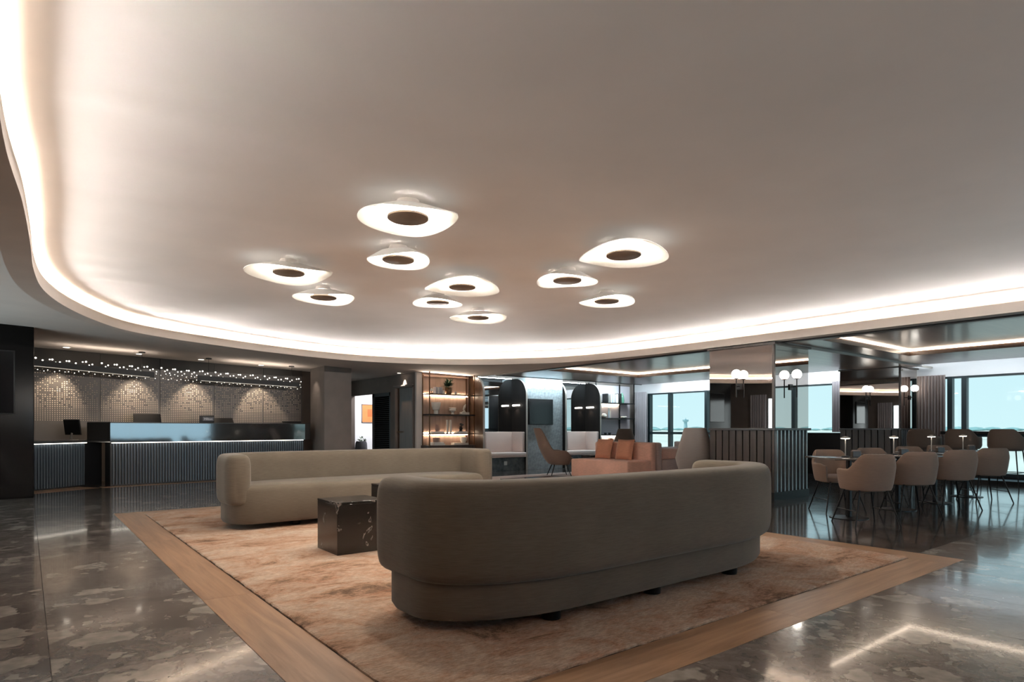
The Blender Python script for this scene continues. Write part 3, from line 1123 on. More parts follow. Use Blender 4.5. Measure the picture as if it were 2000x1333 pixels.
# recessed downlights in the lower ceiling above reception, with their wall-washing light
for i, u in enumerate((130, 272, 393, 510)):
    x, dep = onY(u, 14.75)
    z = zs(x)
    t = thing('downlight', ['recessed downlight nearest the black pillar', 'recessed downlight beside the first pendant mount',
                            'recessed downlight over the middle of reception', 'recessed downlight nearest the taupe pillar'][i], 'downlight', (x, 14.75, z), group='reception downlights')
    lathe('ring', [(0.05, 0.0), (0.075, -0.004), (0.075, 0.0)], M['white'], t, 20)
    lathe('lens', [(0.052, -0.002), (0, -0.003)], M['downlight'], t, 20)
    wx = (0.35, 1.75, 2.85, 4.35)[i]
    spot('downlight_beam', (x, 14.75, z - 0.03), (wx, YR - 0.05, 1.2), 95, (1.0, 0.82, 0.62), 58, 0.5, 0.02)
t = spot('pillar_washer', (5.05, 14.2, zs(5) - 0.05), (5.31, 14.2, 1.5), 8, (1, .85, .7), 60, .7)

# linear pendants over the desk
def linear_pendant(x0, x1, y, z0, z1, label):
    t = thing('linear_pendant', label, 'pendant lamp', (x0, y, z0), group=None)
    L = x1 - x0
    d = Vector((L, 0, z1 - z0))
    h = 0.052
    bm = bmesh.new()
    loft(bm, [[(p.x, -0.04, p.z - h), (p.x, 0.04, p.z - h), (p.x, 0.04, p.z + h), (p.x, -0.04, p.z + h)] for p in (Vector((0, 0, 0)), d)])
    from_bm('housing', bm, M['blackmatte'], t)
    bm = bmesh.new()
    loft(bm, [[(p.x, -0.03, p.z - h - 0.006), (p.x, 0.03, p.z - h - 0.006), (p.x, 0.03, p.z - h), (p.x, -0.03, p.z - h)] for p in (d * 0.03, d * 0.97)])
    from_bm('diffuser', bm, emitter('pendant_glow', (1, .88, .7), 0.35), t)
    area_light('soffit_fill', (x0 + L / 2, y, (z0 + z1) / 2 + h + .012), (PI, 0, 0), L * .9, .05, 6, (1, .86, .72))  # light added above the pendant to brighten the lower ceiling
    for s in (0.10, 0.92):
        q = d * s
        zc = zs(x0 + q.x) - z0
        tube('wire', [(q.x, 0, q.z + h), (q.x, 0, zc - 0.012)], 0.004, M['blackmatte'], t, 6)
        lathe('canopy', [(0, zc - 0.02), (0.06, zc - 0.02), (0.06, zc), (0, zc)], M['blackmatte'], t, 16, (q.x, 0, 0))
    under(t, 'housing', 'diffuser')
    return t


linear_pendant(-0.6, 2.02, 14.3, 2.325, 2.165, 'long black linear pendant over the left half of reception desk')
linear_pendant(2.83, 4.96, 14.35, 2.15, 2.095, 'long black linear pendant over the right half of reception desk')

# ------------------------------------------------------------------ reception desk
desk = thing('reception_desk', 'long slatted reception desk with polished dark ledge and glowing light line', 'desk', (0, 0, 0))
DA, DB = Vector((1.22, 13.66)), Vector((5.02, 14.12))
dd = (DB - DA).normalized()
dn = Vector((-dd.y, dd.x))                      # towards the back


def arc_end(a, b, c, n=6):
    # quadratic corner a -> c with control b
    return [tuple((1 - t) ** 2 * Vector(a) + 2 * t * (1 - t) * Vector(b) + t * t * Vector(c)) for t in [i / n for i in range(n + 1)]]


q1 = DB + dd * 0.16 + dn * 0.0
led_poly = [tuple(DA), tuple(DB)] + arc_end(DB, DB + dd * 0.22, DB + dd * 0.22 + dn * 0.28) + [tuple(DB + dd * 0.22 + dn * 0.40), tuple(DA + dn * 0.42 + Vector((-0.28, 0)))]
prism('ledge', led_poly, 0.83, 1.185, M['ledge'], desk)
led_poly2 = [tuple(Vector(p) + dn * -0.012) for p in led_poly]
prism('ledge_top', led_poly2, 1.185, 1.205, M['desktop'], desk)
body = [tuple(DA + dn * 0.14 + dd * 0.03), tuple(DB + dn * 0.14 + dd * 0.04), tuple(DB + dn * 0.38 + dd * 0.1), tuple(DA + dn * 0.4)]
prism('carcass', body, 0.0, 0.83, M['slatback'], desk)
tube('light_line', [(*(DA + dn * 0.09 + dd * 0.04), 0.815), (*(DB + dn * 0.09), 0.822)], 0.006, M['desk_led'], desk, 6)
slat_me = None


def slat_run(a, b, pitch, z0, z1, wdt, dep, parent, mat, nm='slat'):
    a, b = Vector(a), Vector(b)
    d = (b - a); L = d.length; d.normalize()
    n = int(L / pitch)
    bm = bmesh.new()
    w = wdt / 2
    loft(bm, [[(-w, 0, z), (-w * 0.55, -dep, z), (w * 0.55, -dep, z), (w, 0, z)] for z in (0, z1 - z0)])
    me = bpy.data.meshes.new(nm)
    bmesh.ops.recalc_face_normals(bm, faces=bm.faces)
    bm.to_mesh(me); bm.free()
    me.materials.append(mat)
    ang = math.atan2(d.y, d.x)
    for i in range(n):
        p = a + d * (pitch * (i + 0.5) + (L - n * pitch) / 2)
        o = bpy.data.objects.new(nm, me)
        COL.objects.link(o)
        o.parent = parent
        o.location = (p.x, p.y, z0)
        o.rotation_euler = (0, 0, ang)


slat_run(DA + dn * 0.14 + dd * 0.03, DB + dn * 0.14 + dd * 0.04, 0.05, 0.03, 0.80, 0.024, 0.035, desk, M['slat'])
# lower counter on the left, angled towards the pillar
LA, LB = Vector((-0.25, 13.30)), Vector((0.86, 14.13))
ld = (LB - LA).normalized(); ln = Vector((-ld.y, ld.x))
cnt = [tuple(LA - ln * 0.06), tuple(LB - ln * 0.06 + ld * 0.42), tuple(LB + ld * 0.42 + ln * 0.6), tuple(LA + ln * 0.7)]
prism('low_counter', cnt, 0.825, 0.865, M['desktop'], desk)
prism('low_carcass', [tuple(LA), tuple(LB + ld * 0.35), tuple(LB + ld * 0.35 + ln * 0.5), tuple(LA + ln * 0.6)], 0.0, 0.825, M['slatback'], desk)
slat_run(LA, LB, 0.05, 0.03, 0.80, 0.024, 0.035, desk, M['slat'])
tube('light_line', [(*(LA - ln * 0.045), 0.81), (*(LB - ln * 0.045), 0.818)], 0.006, M['desk_led'], desk, 6)

# oak strip along the desk front
tr3 = structure(box('trim_3', 0.1, 0.12, 13.4, 13.42, -0.02, -0.006, M['grout']), 'oak strip in the floor along the reception desk')


def strip(a, b, w):
    a, b = Vector(a), Vector(b)
    L = (b - a).length
    n = max(1, round(L / 1.6))
    d = (b - a).normalized(); nr = Vector((-d.y, d.x))
    for i in range(n):
        c = a + d * L * (i + 0.5) / n + nr * w / 2
        o = box('plank', -L / n / 2 + .001, L / n / 2 - .001, -w / 2, w / 2, -0.01, 0.003, M['oak'], tr3, 0, 1, (c.x, c.y, 0))
        o.rotation_euler = (0, 0, math.atan2(d.y, d.x))


strip((0.09, 12.98), (1.05, 13.55), 0.55)
strip(DA - dn * 0.10 + dd * -0.15, DB - dn * 0.10, 0.24)


def monitor(x, y, z, w, h, tilt, rotz, label, arm=False, back=True):
    t = thing('monitor', label, 'monitor', (x, y, z), rotz)
    rot = Matrix.Translation((0, 0, 0.10)) @ Matrix.Rotation(tilt, 4, 'X')
    bm = bmesh.new()
    add_box(bm, -w / 2, w / 2, -0.012, 0.012, 0, h, rot)
    bmesh.ops.bevel(bm, geom=list(bm.edges), offset=0.004, segments=1, affect='EDGES')
    from_bm('housing', bm, M['blackmatte'], t)
    bm = bmesh.new()
    add_box(bm, -w / 2 + .012, w / 2 - .012, 0.012, 0.014, 0.012, h - .012, rot)
    from_bm('screen', bm, M['screen'], t)
    if arm:
        tube('stand_arm', [(0, -0.03, 0.13), (-0.04, -0.02, 0.07), (-0.11, 0.05, 0.012)], 0.018, M['canopy'], t, 8)
    else:
        tube('stand_arm', [(0, -0.03, 0.16), (0, -0.05, 0.08), (0, -0.02, 0.01)], 0.018, M['canopy'], t, 8)
    lathe('stand_base', [(0, 0), (0.09, 0), (0.09, 0.01), (0, 0.014)], M['canopy'], t, 16, (0, -0.01, 0))
    return t


mx, md = onY(146, 14.35)
mon1 = monitor(mx - 0.02, 14.35, 0.865, 0.40, 0.29, math.radians(8), math.radians(-55), 'angled black monitor on the low counter at left', arm=True)
work = box('worktop', 1.1, 5.1, 14.56, 15.05, 0.80, 0.86, M['desktop'], desk)
for u, w, tilt, lab in ((291, 0.50, -22, 'black monitor with tilted back on the blue-reflecting ledge'), (441, 0.46, -38, 'black monitor beside the small name sign on reception'),
                        (577, 0.46, -38, 'black monitor near the right end of reception')):
    x, d = onY(u, 14.62)
    zt = zat({291: 809, 441: 817, 577: 824}[u], d)
    h = 0.32
    hh = h * math.cos(math.radians(tilt))
    monitor(x, 14.62, 0.86, w, (zt - 0.96) / math.cos(math.radians(tilt)), math.radians(-tilt if False else tilt), math.radians(4), lab)

x, d = onY(404, 14.2)
t = thing('desk_sign', 'small black counter sign with pale lettering on reception ledge', 'sign', (x, 14.2, 1.205), math.radians(7))
box('plate', -0.145, 0.145, -0.012, 0.012, 0.0, 0.155, M['blackmatte'], t, 0.003)
box('name_plate', -0.085, 0.135, -0.0145, -0.012, 0.035, 0.125, M['signplate'], t)
fc = bpy.data.curves.new('lettering', 'FONT')
fc.body = 'Hilton'
fc.size = 0.068
fc.align_x = 'CENTER'
fc.extrude = 0.001
tmp = bpy.data.objects.new('lettering_curve', fc)
fm = bpy.data.meshes.new_from_object(tmp)
bpy.data.objects.remove(tmp)
fo = link('lettering', fm, M['letter'], t)
fo.location = (0.025, -0.0158, 0.058)
fo.rotation_euler = (PI / 2, 0, 0)

under(desk, 'ledge', 'ledge_top')
# ------------------------------------------------------------------ door wall (x = XD) and the white room behind it
DW = structure(box('wall_doors', XD, XD + 0.12, YF, 17.3, 2.12, 2.6, M['doorwall']), 'brown wall holding the opening, louvred door and service door')
DW.name = 'wall_doors'
box('wall_segment', XD, XD + 0.12, 14.22, 14.50, 0, 2.12, M['doorwall'], DW)
box('wall_segment', XD, XD + 0.12, YF, 13.28, 0, 2.12, M['doorwall'], DW)
box('wall_segment', XD, XD + 0.12, 14.50, 17.3, 2.02, 2.12, M['doorwall'], DW)
box('wall_segment', XD, XD + 0.12, 16.95, 17.3, 0, 2.12, M['doorwall'], DW)
d1 = structure(box('door_1', XD + 0.05, XD + 0.09, 13.30, 14.20, 0.01, 2.10, M['wood_fin']), 'dark service door with brass handle')
tube('door_handle', [(XD + 0.05, 14.10, 1.0), (XD - 0.01, 14.10, 1.0), (XD - 0.01, 13.97, 1.0)], 0.012, M['brass'], d1)
bm = bmesh.new()
for y0, y1, z0, z1 in ((14.19, 14.23, 0, 2.14), (13.27, 13.31, 0, 2.14), (13.27, 14.23, 2.10, 2.14)):
    add_box(bm, XD - 0.02, XD + 0.10, y0, y1, z0, z1)
from_bm('door_frame', bm, M['taupe'], d1)
d2 = structure(box('door_2', XD + 0.06, XD + 0.075, 14.55, 15.60, 0.01, 2.02, M['blackmatte']), 'black louvred sliding door')
bm = bmesh.new()
for y0, y1, z0, z1 in ((14.52, 14.60, 0.01, 2.02), (15.48, 15.60, 0.01, 2.02), (14.52, 15.6, 1.93, 2.02), (14.52, 15.6, .01, .1)):
    add_box(bm, XD + 0.02, XD + 0.08, y0, y1, z0, z1)
from_bm('door_stile', bm, M['blackmatte'], d2)
bm = bmesh.new()
add_box(bm, -0.028, 0.028, -0.44, 0.44, -0.005, 0.005)
lm = bpy.data.meshes.new('louvre_slat'); bm.to_mesh(lm); bm.free(); lm.materials.append(M['black'])
for k in range(36):
    o = bpy.data.objects.new('slat', lm)
    COL.objects.link(o); o.parent = d2
    o.location = (XD + 0.045, 15.04, 0.14 + k * 0.0505)
    o.rotation_euler = (0, math.radians(38), 0)
# room behind
rm = structure(box('wall_room', XD + 0.1, 11.0, 18.0, 18.1, 0, 2.6, M['white']), 'white wall of the small room beyond the opening')
rm.name = 'wall_room'
box('wall_segment', 10.0, 10.1, YF + .2, 18.0, 0, 2.6, M['white'], rm)
box('wall_segment', XD + 0.1, 10.0, YF + .2, 18.0, 2.5, 2.55, M['white'], rm)
area_light('room_ceiling_light', (8.4, 16.6, 2.45), (0, 0, 0), 1.2, 1.6, 75, (0.96, 0.97, 1.0))
x0, d = onY(706, 18.0); x1, _ = onY(731, 18.0)
za, zb_ = zat(790, d), zat(826, d)
t = thing('wall_picture', 'framed orange abstract print on the white wall beyond the opening', 'picture', ((x0 + x1) / 2, 18.0, (za + zb_) / 2))
hw, hh = (x1 - x0) / 2, (za - zb_) / 2
bm = bmesh.new()
for a, b, c, e in ((-hw, hw, hh - .02, hh), (-hw, hw, -hh, -hh + .02), (-hw, -hw + .02, -hh, hh), (hw - .02, hw, -hh, hh)):
    add_box(bm, a, b, -0.03, 0, c, e)
from_bm('frame', bm, M['book_brown'], t)
box('print', -hw + .02, hw - .02, -0.02, -0.005, -hh + .02, hh - .02, M['orange'], t)
box('print_block', -hw * .1, hw * .6, -0.022, -0.02, -hh * .35, hh * .45, M['orange2'], t)
px, d = onY(705.5, 16.75)
t = thing('planter', 'dark grey ceramic planter with small plant beyond the opening', 'planter', (px, 16.75, 0))
lathe('pot', [(0, 0), (.13, 0), (.17, .18), (.175, .5), (.165, .66), (.14, .72), (.12, .72), (.11, .6), (0, .6)], M['potgrey'], t, 20)
bm = bmesh.new()
for i in range(60):
    a = random.uniform(0, 2 * PI); r = random.uniform(0, .12); z = .70 + random.uniform(0, .14) * (1 - r / .16)
    c = Vector((r * math.cos(a), r * math.sin(a), z))
    dv = Vector((math.cos(a), math.sin(a), random.uniform(.3, 1.2))).normalized() * random.uniform(.05, .1)
    s = dv.cross(Vector((0, 0, 1))).normalized() * .018
    q = [bm.verts.new(p) for p in (c, c + dv * .5 + s, c + dv, c + dv * .5 - s)]
    bm.faces.new(q)
o = from_bm('foliage', bm, M['leaf'], t); o['kind'] = 'stuff'
structure(box('trim_4', XD - .02, XD + .15, YF - .05, YF + .02, 0, 2.44, M['fascia']), 'pale pilaster between service door and bookshelf')
# spot washing the lintel over the service door
t = thing('door_downlight', 'small ceiling downlight above the dark service door', 'downlight', (XD - 0.16, 13.72, zs(XD - .16)))
lathe('ring', [(0.04, 0.0), (0.06, -0.004), (0.06, 0.0)], M['white'], t, 16)
lathe('lens', [(0.042, -0.002), (0, -0.003)], M['downlight'], t, 16)
spot('door_beam', (XD - 0.12, 13.72, zs(XD) - 0.03), (XD - .005, 13.72, 2.12), 45, (1, .9, .78), 46, .4, .01)
box('door_lintel', XD - 0.05, XD + 0.02, 13.27, 14.25, 2.135, 2.165, M['taupe'], d1)

# ------------------------------------------------------------------ near bookshelf
SX0, SX1 = 7.50, 8.82
bs = thing('open_bookshelf', 'backlit open bookshelf of bronze posts left of the booths', 'bookshelf', (0, 0, 0))
box('back_panel', XD + 0.14, 8.85, YF - 0.03, YF - 0.002, 0.0, 2.5, M['shelfback'], bs)
bm = bmesh.new()
for k in range(12):
    x = XD + 0.14 + k * 0.125
    add_box(bm, x, x + 0.012, YF - 0.035, YF - 0.03, 0.68, 2.45)
from_bm('back_batten', bm, M['shelfback'], bs)
for x, y in ((SX0 + .02, 12.80), (SX0 + .0, YF - 0.06), (SX1 - .02, 12.80), (SX1 - .06, YF - 0.06)):
    zz = zs(x) if x < 8.7 else 2.42
    box('post', x - .011, x + .011, y - .011, y + .011, 0, zz, M['bronze'], bs)
for z, lit in ((1.92, 1), (1.43, 0), (0.97, 1)):
    box('shelf', SX0, SX1, 12.78, YF - 0.035, z - 0.028, z, M['bronze'] if lit else M['metal'], bs)
    if lit:
        box('light_strip', SX0 + .03, SX1 - .03, YF - 0.075, YF - 0.055, z - 0.042, z - 0.029, M['shelf_led'], bs)
        box('light_strip', SX0 + .03, SX1 - .03, YF - 0.055, YF - 0.040, z + 0.001, z + 0.010, M['shelf_led'], bs)
box('light_pelmet', XD + .15, SX1 - .02, YF - 0.095, YF - 0.03, 2.345, 2.38, M['shelfback'], bs)
area_light('shelf_cove', (8.1, YF - .12, 2.36), (math.radians(-112), 0, 0), 1.3, .03, 9, (1, .84, .68), 150)
box('base_cabinet', SX0 - .04, SX1, 12.76, YF - 0.035, 0.0, 0.68, M['wood_dark'], bs)


def on_shelf(u, z, y=12.95):
    x, d = onY(u, y)
    return (x, y, z + 0.0005)


def pot(name, u, z, prof, mat, label, cat, y=12.95, n=20):
    o = lathe(name, prof, mat, None, n, loc=on_shelf(u, z, y))
    return tag(o, label, cat)


def books(u, z, specs, group, where, y=12.93):
    """flat stack of books; specs = (w, d, h, material, word)"""
    x, yy, zz = on_shelf(u, z, y)
    for i, (w, d, h, m, word) in enumerate(specs):
        t = thing('book', '%s book lying %s on %s' % (word, ['lowest', 'second'][i], where), 'book', (x + random.uniform(-.01, .01), yy, zz), random.uniform(-.1, .1), group)
        box('cover', -w / 2, w / 2, -d / 2, d / 2, 0, h, M[m], t, 0.002, 1)
        box('pages', -w / 2 + .004, w / 2 + .001, -d / 2 - .001, d / 2 - .004, .003, h - .003, M['book_white'], t)
        zz += h + .0005
    return x, yy, zz


# top shelf
zt = 1.92
t = thing('trinket', 'small copper figure at the left end of the top shelf', 'figurine', on_shelf(843, zt))
lathe('base', [(0, 0), (.04, 0), (.04, .02), (.012, .03), (.012, .07)], M['bronze'], t, 12)
lathe('ball', [(0, .06), (.03, .08), (.035, .1), (.02, .13), (0, .14)], M['ceramic'], t, 12)
x, y, z = on_shelf(853.5, zt)
for k, (m, w) in enumerate((('book_grey', 'grey'), ('book_white', 'white'), ('book_grey', 'slate'), ('book_grey', 'pale grey'))):
    t = thing('book', '%s upright book, number %s from left on the top bookshelf' % (w, ['one', 'two', 'three', 'four'][k]), 'book', (x - .075 + k * .047, y, z), 0, 'upright books on the top shelf')
    box('cover', 0, .044, -.08, .06, 0, .165 - .008 * (k % 2), M[m], t, .002, 1)
    box('pages', .004, .040, -.07, .061, .004, .168 - .008 * (k % 2), M['book_white'], t)
t = thing('potted_plant', 'dark bushy plant in bronze pot on the top shelf', 'plant', on_shelf(876, zt))
lathe('pot', [(0, 0), (.07, 0), (.085, .05), (.09, .15), (.08, .17), (.06, .15), (0, .14)], M['bronze'], t, 16)
bm = bmesh.new()
for i in range(150):
    a = random.uniform(0, 2 * PI); e = random.uniform(-.3, 1.2)
    c = Vector((0, 0, .16 + random.uniform(0, .1)))
    dv = Vector((math.cos(a) * math.cos(e), math.sin(a) * math.cos(e), math.sin(e))) * random.uniform(.1, .2)
    s = dv.cross(Vector((0, 0, 1))).normalized() * .022
    q = [bm.verts.new(p) for p in (c + dv * .3, c + dv * .7 + s, c + dv, c + dv * .7 - s)]
    bm.faces.new(q)
o = from_bm('foliage', bm, M['leaf'], t); o['kind'] = 'stuff'
pot('candle_holder', 866, zt, [(0, 0), (.03, 0), (.035, .02), (.02, .04), (.03, .09), (0, .09)], M['ceramic'], 'small pale candle holder beside the shelf plant', 'candle holder', 12.88, 14)
pot('ornament_bowl', 890, zt, [(0, 0), (.025, 0), (.03, .03), (.02, .07), (0, .07)], M['ceramic'], 'tiny pale ornament right of the shelf plant', 'ornament', 12.88, 14)
# second shelf
zt = 1.43
pot('urn', 851.5, zt, [(0, 0), (.05, 0), (.055, .02), (.05, .09), (.085, .12), (.09, .16), (.105, .18), (.115, .26), (.11, .29), (.095, .29), (.09, .2), (0, .18)], M['ceramic'],
    'white tiered urn at the left of the second shelf', 'urn')
pot('footed_bowl', 884, zt, [(0, 0), (.04, 0), (.03, .05), (.05, .08), (.085, .10), (.075, .13), (.09, .16), (.08, .165), (.06, .14), (0, .13)], M['ceramic'],
    'small white footed bowl in the middle of the second shelf', 'bowl')
t = thing('sculpture', 'looped pale sculpture on block at right end of second shelf', 'sculpture', on_shelf(907, zt))
box('block', -.11, .11, -.06, .06, 0, .06, M['ceramic'], t, .004)
tube('loop', [(-.06, 0, .06), (-.01, 0, .09), (.03, 0, .06), (-.03, 0, .13), (.0, 0, .22), (.03, 0, .26), (.02, 0, .18), (-.02, 0, .12)], .016, M['ceramic'], t, 8)
# third shelf
zt = .97
x, y, z = books(854, zt, [(.30, .2, .025, 'book_white', 'wide white'), (.26, .18, .02, 'book_grey', 'thin grey')], 'books under the clay vase', 'the third shelf')
tag(lathe('vase', [(0, 0), (.035, 0), (.055, .05), (.055, .1), (.04, .14), (.045, .16), (.035, .16), (.03, .12), (0, .1)], M['clay'], None, 18, loc=(x, y, z)), 'round clay vase on books on the third shelf', 'vase')
for u in (873.5, 880):
    o = box('pillar_candle', -.022, .022, -.022, .022, 0, .33, M['ceramic'], None, .004, 1, on_shelf(u, zt))
    tag(o, 'tall thin white block candle, %s of the pair on third shelf' % ('left' if u < 875 else 'right'), 'candle', 'tall block candles on third shelf')
x, y, z = books(900, zt, [(.28, .2, .025, 'book_white', 'broad cream'), (.25, .18, .02, 'book_white', 'thin ivory')], 'books under the dark vase', 'the third shelf, right')
t = thing('dark_vase', 'black sculptural vase with dried heads on the third shelf', 'vase', (x, y, z))
lathe('body', [(0, 0), (.05, 0), (.035, .03), (.055, .07), (.03, .11), (.04, .13), (0, .12)], M['blackmatte'], t, 16)
bm = bmesh.new()
for i in range(7):
    add_sphere(bm, (random.uniform(-.05, .05), random.uniform(-.03, .03), .15 + random.uniform(0, .05)), .024, 8, 6)
from_bm('dried_head', bm, M['blackmatte'], t, smooth=True)
# base
zt = .68
x, y, z = books(854, zt, [(.30, .22, .04, 'book_white', 'thick white'), (.26, .2, .035, 'book_white', 'thick cream')], 'books on the bookshelf base', 'the bookshelf base')
pot('lidded_jar', 852, .757, [(0, 0), (.08, 0), (.085, .03), (.08, .06), (.085, .065), (.085, .1), (0, .11)], M['clay'], 'low clay lidded jar on books at shelf base', 'jar', 12.93)
o = box('tray', -.21, .21, -.08, .08, 0, .05, M['ceramic'], None, .006, 1, on_shelf(898, zt)); tag(o, 'shallow cream tray on the bookshelf base at right', 'tray')
pot('tall_bowl', 905, .7305, [(0, 0), (.05, 0), (.08, .05), (.09, .14), (.085, .14), (.07, .06), (0, .03)], M['ceramic'], 'tall cream bowl standing on the tray', 'bowl')


# ------------------------------------------------------------------ booths: arched fins, mirrors, benches, lamp bars
FIN_T = 0.05


def fin(x, mat, label, ztop=2.40, yf=12.52, rad=0.42):
    pts = [(YF - 0.005, 0.0), (yf, 0.0)]
    for i in range(13):
        a = PI / 2 * i / 12
        pts.append((yf + rad - rad * math.cos(a), ztop - rad + rad * math.sin(a)))
    pts.append((YF - 0.005, ztop))
    bm = bmesh.new()
    a = [bm.verts.new((-FIN_T / 2, py - 12.8, pz)) for py, pz in pts]
    b = [bm.verts.new((FIN_T / 2, py - 12.8, pz)) for py, pz in pts]
    bm.faces.new(a); bm.faces.new(b[::-1])
    for i in range(len(pts)):
        j = (i + 1) % len(pts)
        bm.faces.new((a[i], a[j], b[j], b[i]))
    t = thing('arched_divider', label, 'divider', (x, 12.8, 0), group=None)
    from_bm('veneer_panel', bm, mat, t)
    bm = bmesh.new()
    for (ya, za), (yb, zb2) in zip(pts[1:-1], pts[2:]):
        q = [bm.verts.new(p) for p in ((-FIN_T / 2 - .004, ya - 12.8 - .004, za + .002), (FIN_T / 2 + .004, ya - 12.8 - .004, za + .002), (FIN_T / 2 + .004, yb - 12.8 - .004, zb2 + .002), (-FIN_T / 2 - .004, yb - 12.8 - .004, zb2 + .002))]
        bm.faces.new(q)
    from_bm('metal_edge', bm, M['canopy'], t)
    return t


F1 = fin(8.90, M['wood_fin'], 'walnut arched divider between bookshelf and first booth')
F2 = fin(10.27, M['fin_black'], 'black arched divider between first booth and screen wall')
F3 = fin(11.66, M['fin_black'], 'black arched divider between screen wall and second booth')
F4 = fin(13.02, M['fin_black'], 'black arched divider between second booth and far bookshelf')


def booth(x0, x1, label, mlabel):
    m = tag(box('wall_mirror', x0, x1, YF - 0.03, YF - 0.004, 0.98, 2.42, M['mirror2']), mlabel, 'mirror')
    t = thing('booth_bench', label, 'bench', ((x0 + x1) / 2, 12.85, 0))
    hw = (x1 - x0) / 2
    box('plinth', -hw, hw, -.27, .26, 0, .34, M['plinth'], t)
    box('seat', -hw + .005, hw - .005, -.36, .25, .345, .47, M['blush'], t, .02, 3)
    box('backrest', -hw + .005, hw - .005, .16, .265, .47, 1.0, M['blush'], t, .02, 3)
    box('side_rest', -hw + .005, -hw + .09, -.30, .16, .47, 1.0, M['blush'], t, .02, 3)
    box('side_rest', hw - .09, hw - .005, -.30, .16, .47, 1.0, M['blush'], t, .02, 3)
    return t


B1 = booth(8.93, 10.24, 'blush upholstered booth bench between walnut and black dividers', 'mirror above the blush bench nearest the bookshelf')
B2 = booth(11.69, 12.99, 'blush upholstered booth bench right of the screen wall', 'mirror above the blush bench right of the screen')
t = tag(box('outlet_plate', -.05, .05, -.006, 0, -.05, .05, M['plate'], None, .003, 1, (9.62, 12.58, .2)), 'small pale outlet plate on the tiled plinth below first bench', 'outlet')


def lampbar(x, lab):
    t = thing('bar_lamp', lab, 'wall lamp', (x, 12.9, 1.70))
    box('bracket', -.03, 0, -.02, .02, -.02, .02, M['metal'], t)
    tube('light_tube', [(-.045, -.16, 0), (-.045, .12, 0)], .022, emitter('bar_glow', (1, .93, .84), 6.0), t, 10)
    spot('bar_beam', (x - .07, 12.88, 1.66), (x - .06, 12.88, 0.5), 3, (1, .85, .7), 110, .8)


lampbar(10.245, 'short glowing bar lamp on black divider of first booth')
lampbar(12.995, 'short glowing bar lamp on black divider of second booth')

# screen wall between the booths
sw = structure(box('wall_screen_tile', 10.31, 11.62, 12.62, YF, 0, 2.42, M['tvwall']), 'blue-grey tiled wall carrying the screen between booths')
sw.name = 'wall_tiled'
ty0 = 12.62
for r in range(8):
    for c in range(2):
        z0, z1 = r * .3025, (r + 1) * .3025
        xa, xb = 10.311 + c * .654, 10.311 + (c + 1) * .654
        box('tile', -.3255, .3255, -.008, 0, 0, z1 - z0 - .004, M['tvwall'], sw, 0, 1, ((xa + xb) / 2, ty0, z0 + .002))
xa, dpt = onY(1031, 12.6); xb, dpb = onY(1078, 12.6)
t = thing('television', 'black flat television on the blue-grey tiled wall', 'television', (0, 12.61, 0))
box('housing', xa, xb, -.06, 0, zat(830, dpt), zat(779, dpt), M['blackmatte'], t, .006, 1)
box('screen', xa + .015, xb - .015, -.064, -.055, zat(830, dpt) + .015, zat(779, dpt) - .015, M['screen'], t)

# far bookshelf
bs2 = thing('far_bookshelf', 'pale backlit open bookshelf in the far window corner', 'bookshelf', (0, 0, 0))
box('back_panel', 13.06, 14.95, YF - .03, YF - .002, 0, 2.4, M['shelfback2'], bs2)
for x, y in ((13.12, 12.8), (13.12, YF - .06), (14.45, YF - .06), (14.78, 12.8)):
    box('post', x - .014, x + .014, y - .014, y + .014, 0, 2.45, M['metal'], bs2)
for z, lit in ((1.86, 1), (1.40, 0), (.90, 1)):
    box('shelf', 13.1, 14.8, 12.78, YF - .035, z - .03, z, M['metal'], bs2)
    if lit:
        box('light_strip', 13.15, 14.4, YF - .075, YF - .055, z - .044, z - .031, M['shelf_led'], bs2)
box('base_cabinet', 13.06, 14.8, 12.78, YF - .035, 0, .62, M['blackmatte'], bs2)
# items on it
x, d = onY(1180, 12.95)
tag(box('photo_frame', -.03, .03, -.1, .1, 0, .27, M['blackmatte'], None, .004, 1, (x + .05, 12.95, 1.861)), 'small black frame at left end of the far bookshelf', 'frame')
x, d = onY(1189, 12.95)
for k in range(6):
    m, w = (('book_white', 'white'), ('book_blue', 'pale blue'), ('book_white', 'cream'), ('book_grey', 'grey'), ('book_white', 'ivory'), ('book_white', 'chalk'))[k]
    t = thing('book', '%s upright book, number %s from left in the far corner bookshelf' % (w, ('one', 'two', 'three', 'four', 'five', 'six')[k]), 'book', (x + k * .055, 12.95, 1.8605), 0, 'upright books in the far bookshelf')
    box('cover', 0, .05, -.09, .07, 0, .24 + .015 * (k % 3), M[m], t, .002, 1)
    box('pages', .005, .045, -.08, .071, .004, .243 + .015 * (k % 3), M['book_white'], t)
x, d = onY(1209, 12.92)
tag(box('dark_folder', -.05, .05, -.09, .09, 0, .29, M['blackmatte'], None, .004, 1, (x, 12.95, 1.861)), 'dark upright folder beside the green vase', 'folder')
x, d = onY(1216, 12.9)
tag(lathe('green_vase', [(0, 0), (.06, 0), (.07, .08), (.055, .2), (.025, .29), (.02, .32), (0, .32)], M['greenglass'], None, 18, loc=(x, 12.92, 1.861)), 'tall green glazed vase on the far bookshelf top', 'vase')
x, d = onY(1180, 12.92)
tag(lathe('round_bowl', [(0, 0), (.05, 0), (.09, .05), (.08, .11), (.04, .14), (0, .14)], M['ceramic'], None, 16, loc=(x, 12.93, 1.401)), 'round white bowl on the middle far shelf', 'bowl')
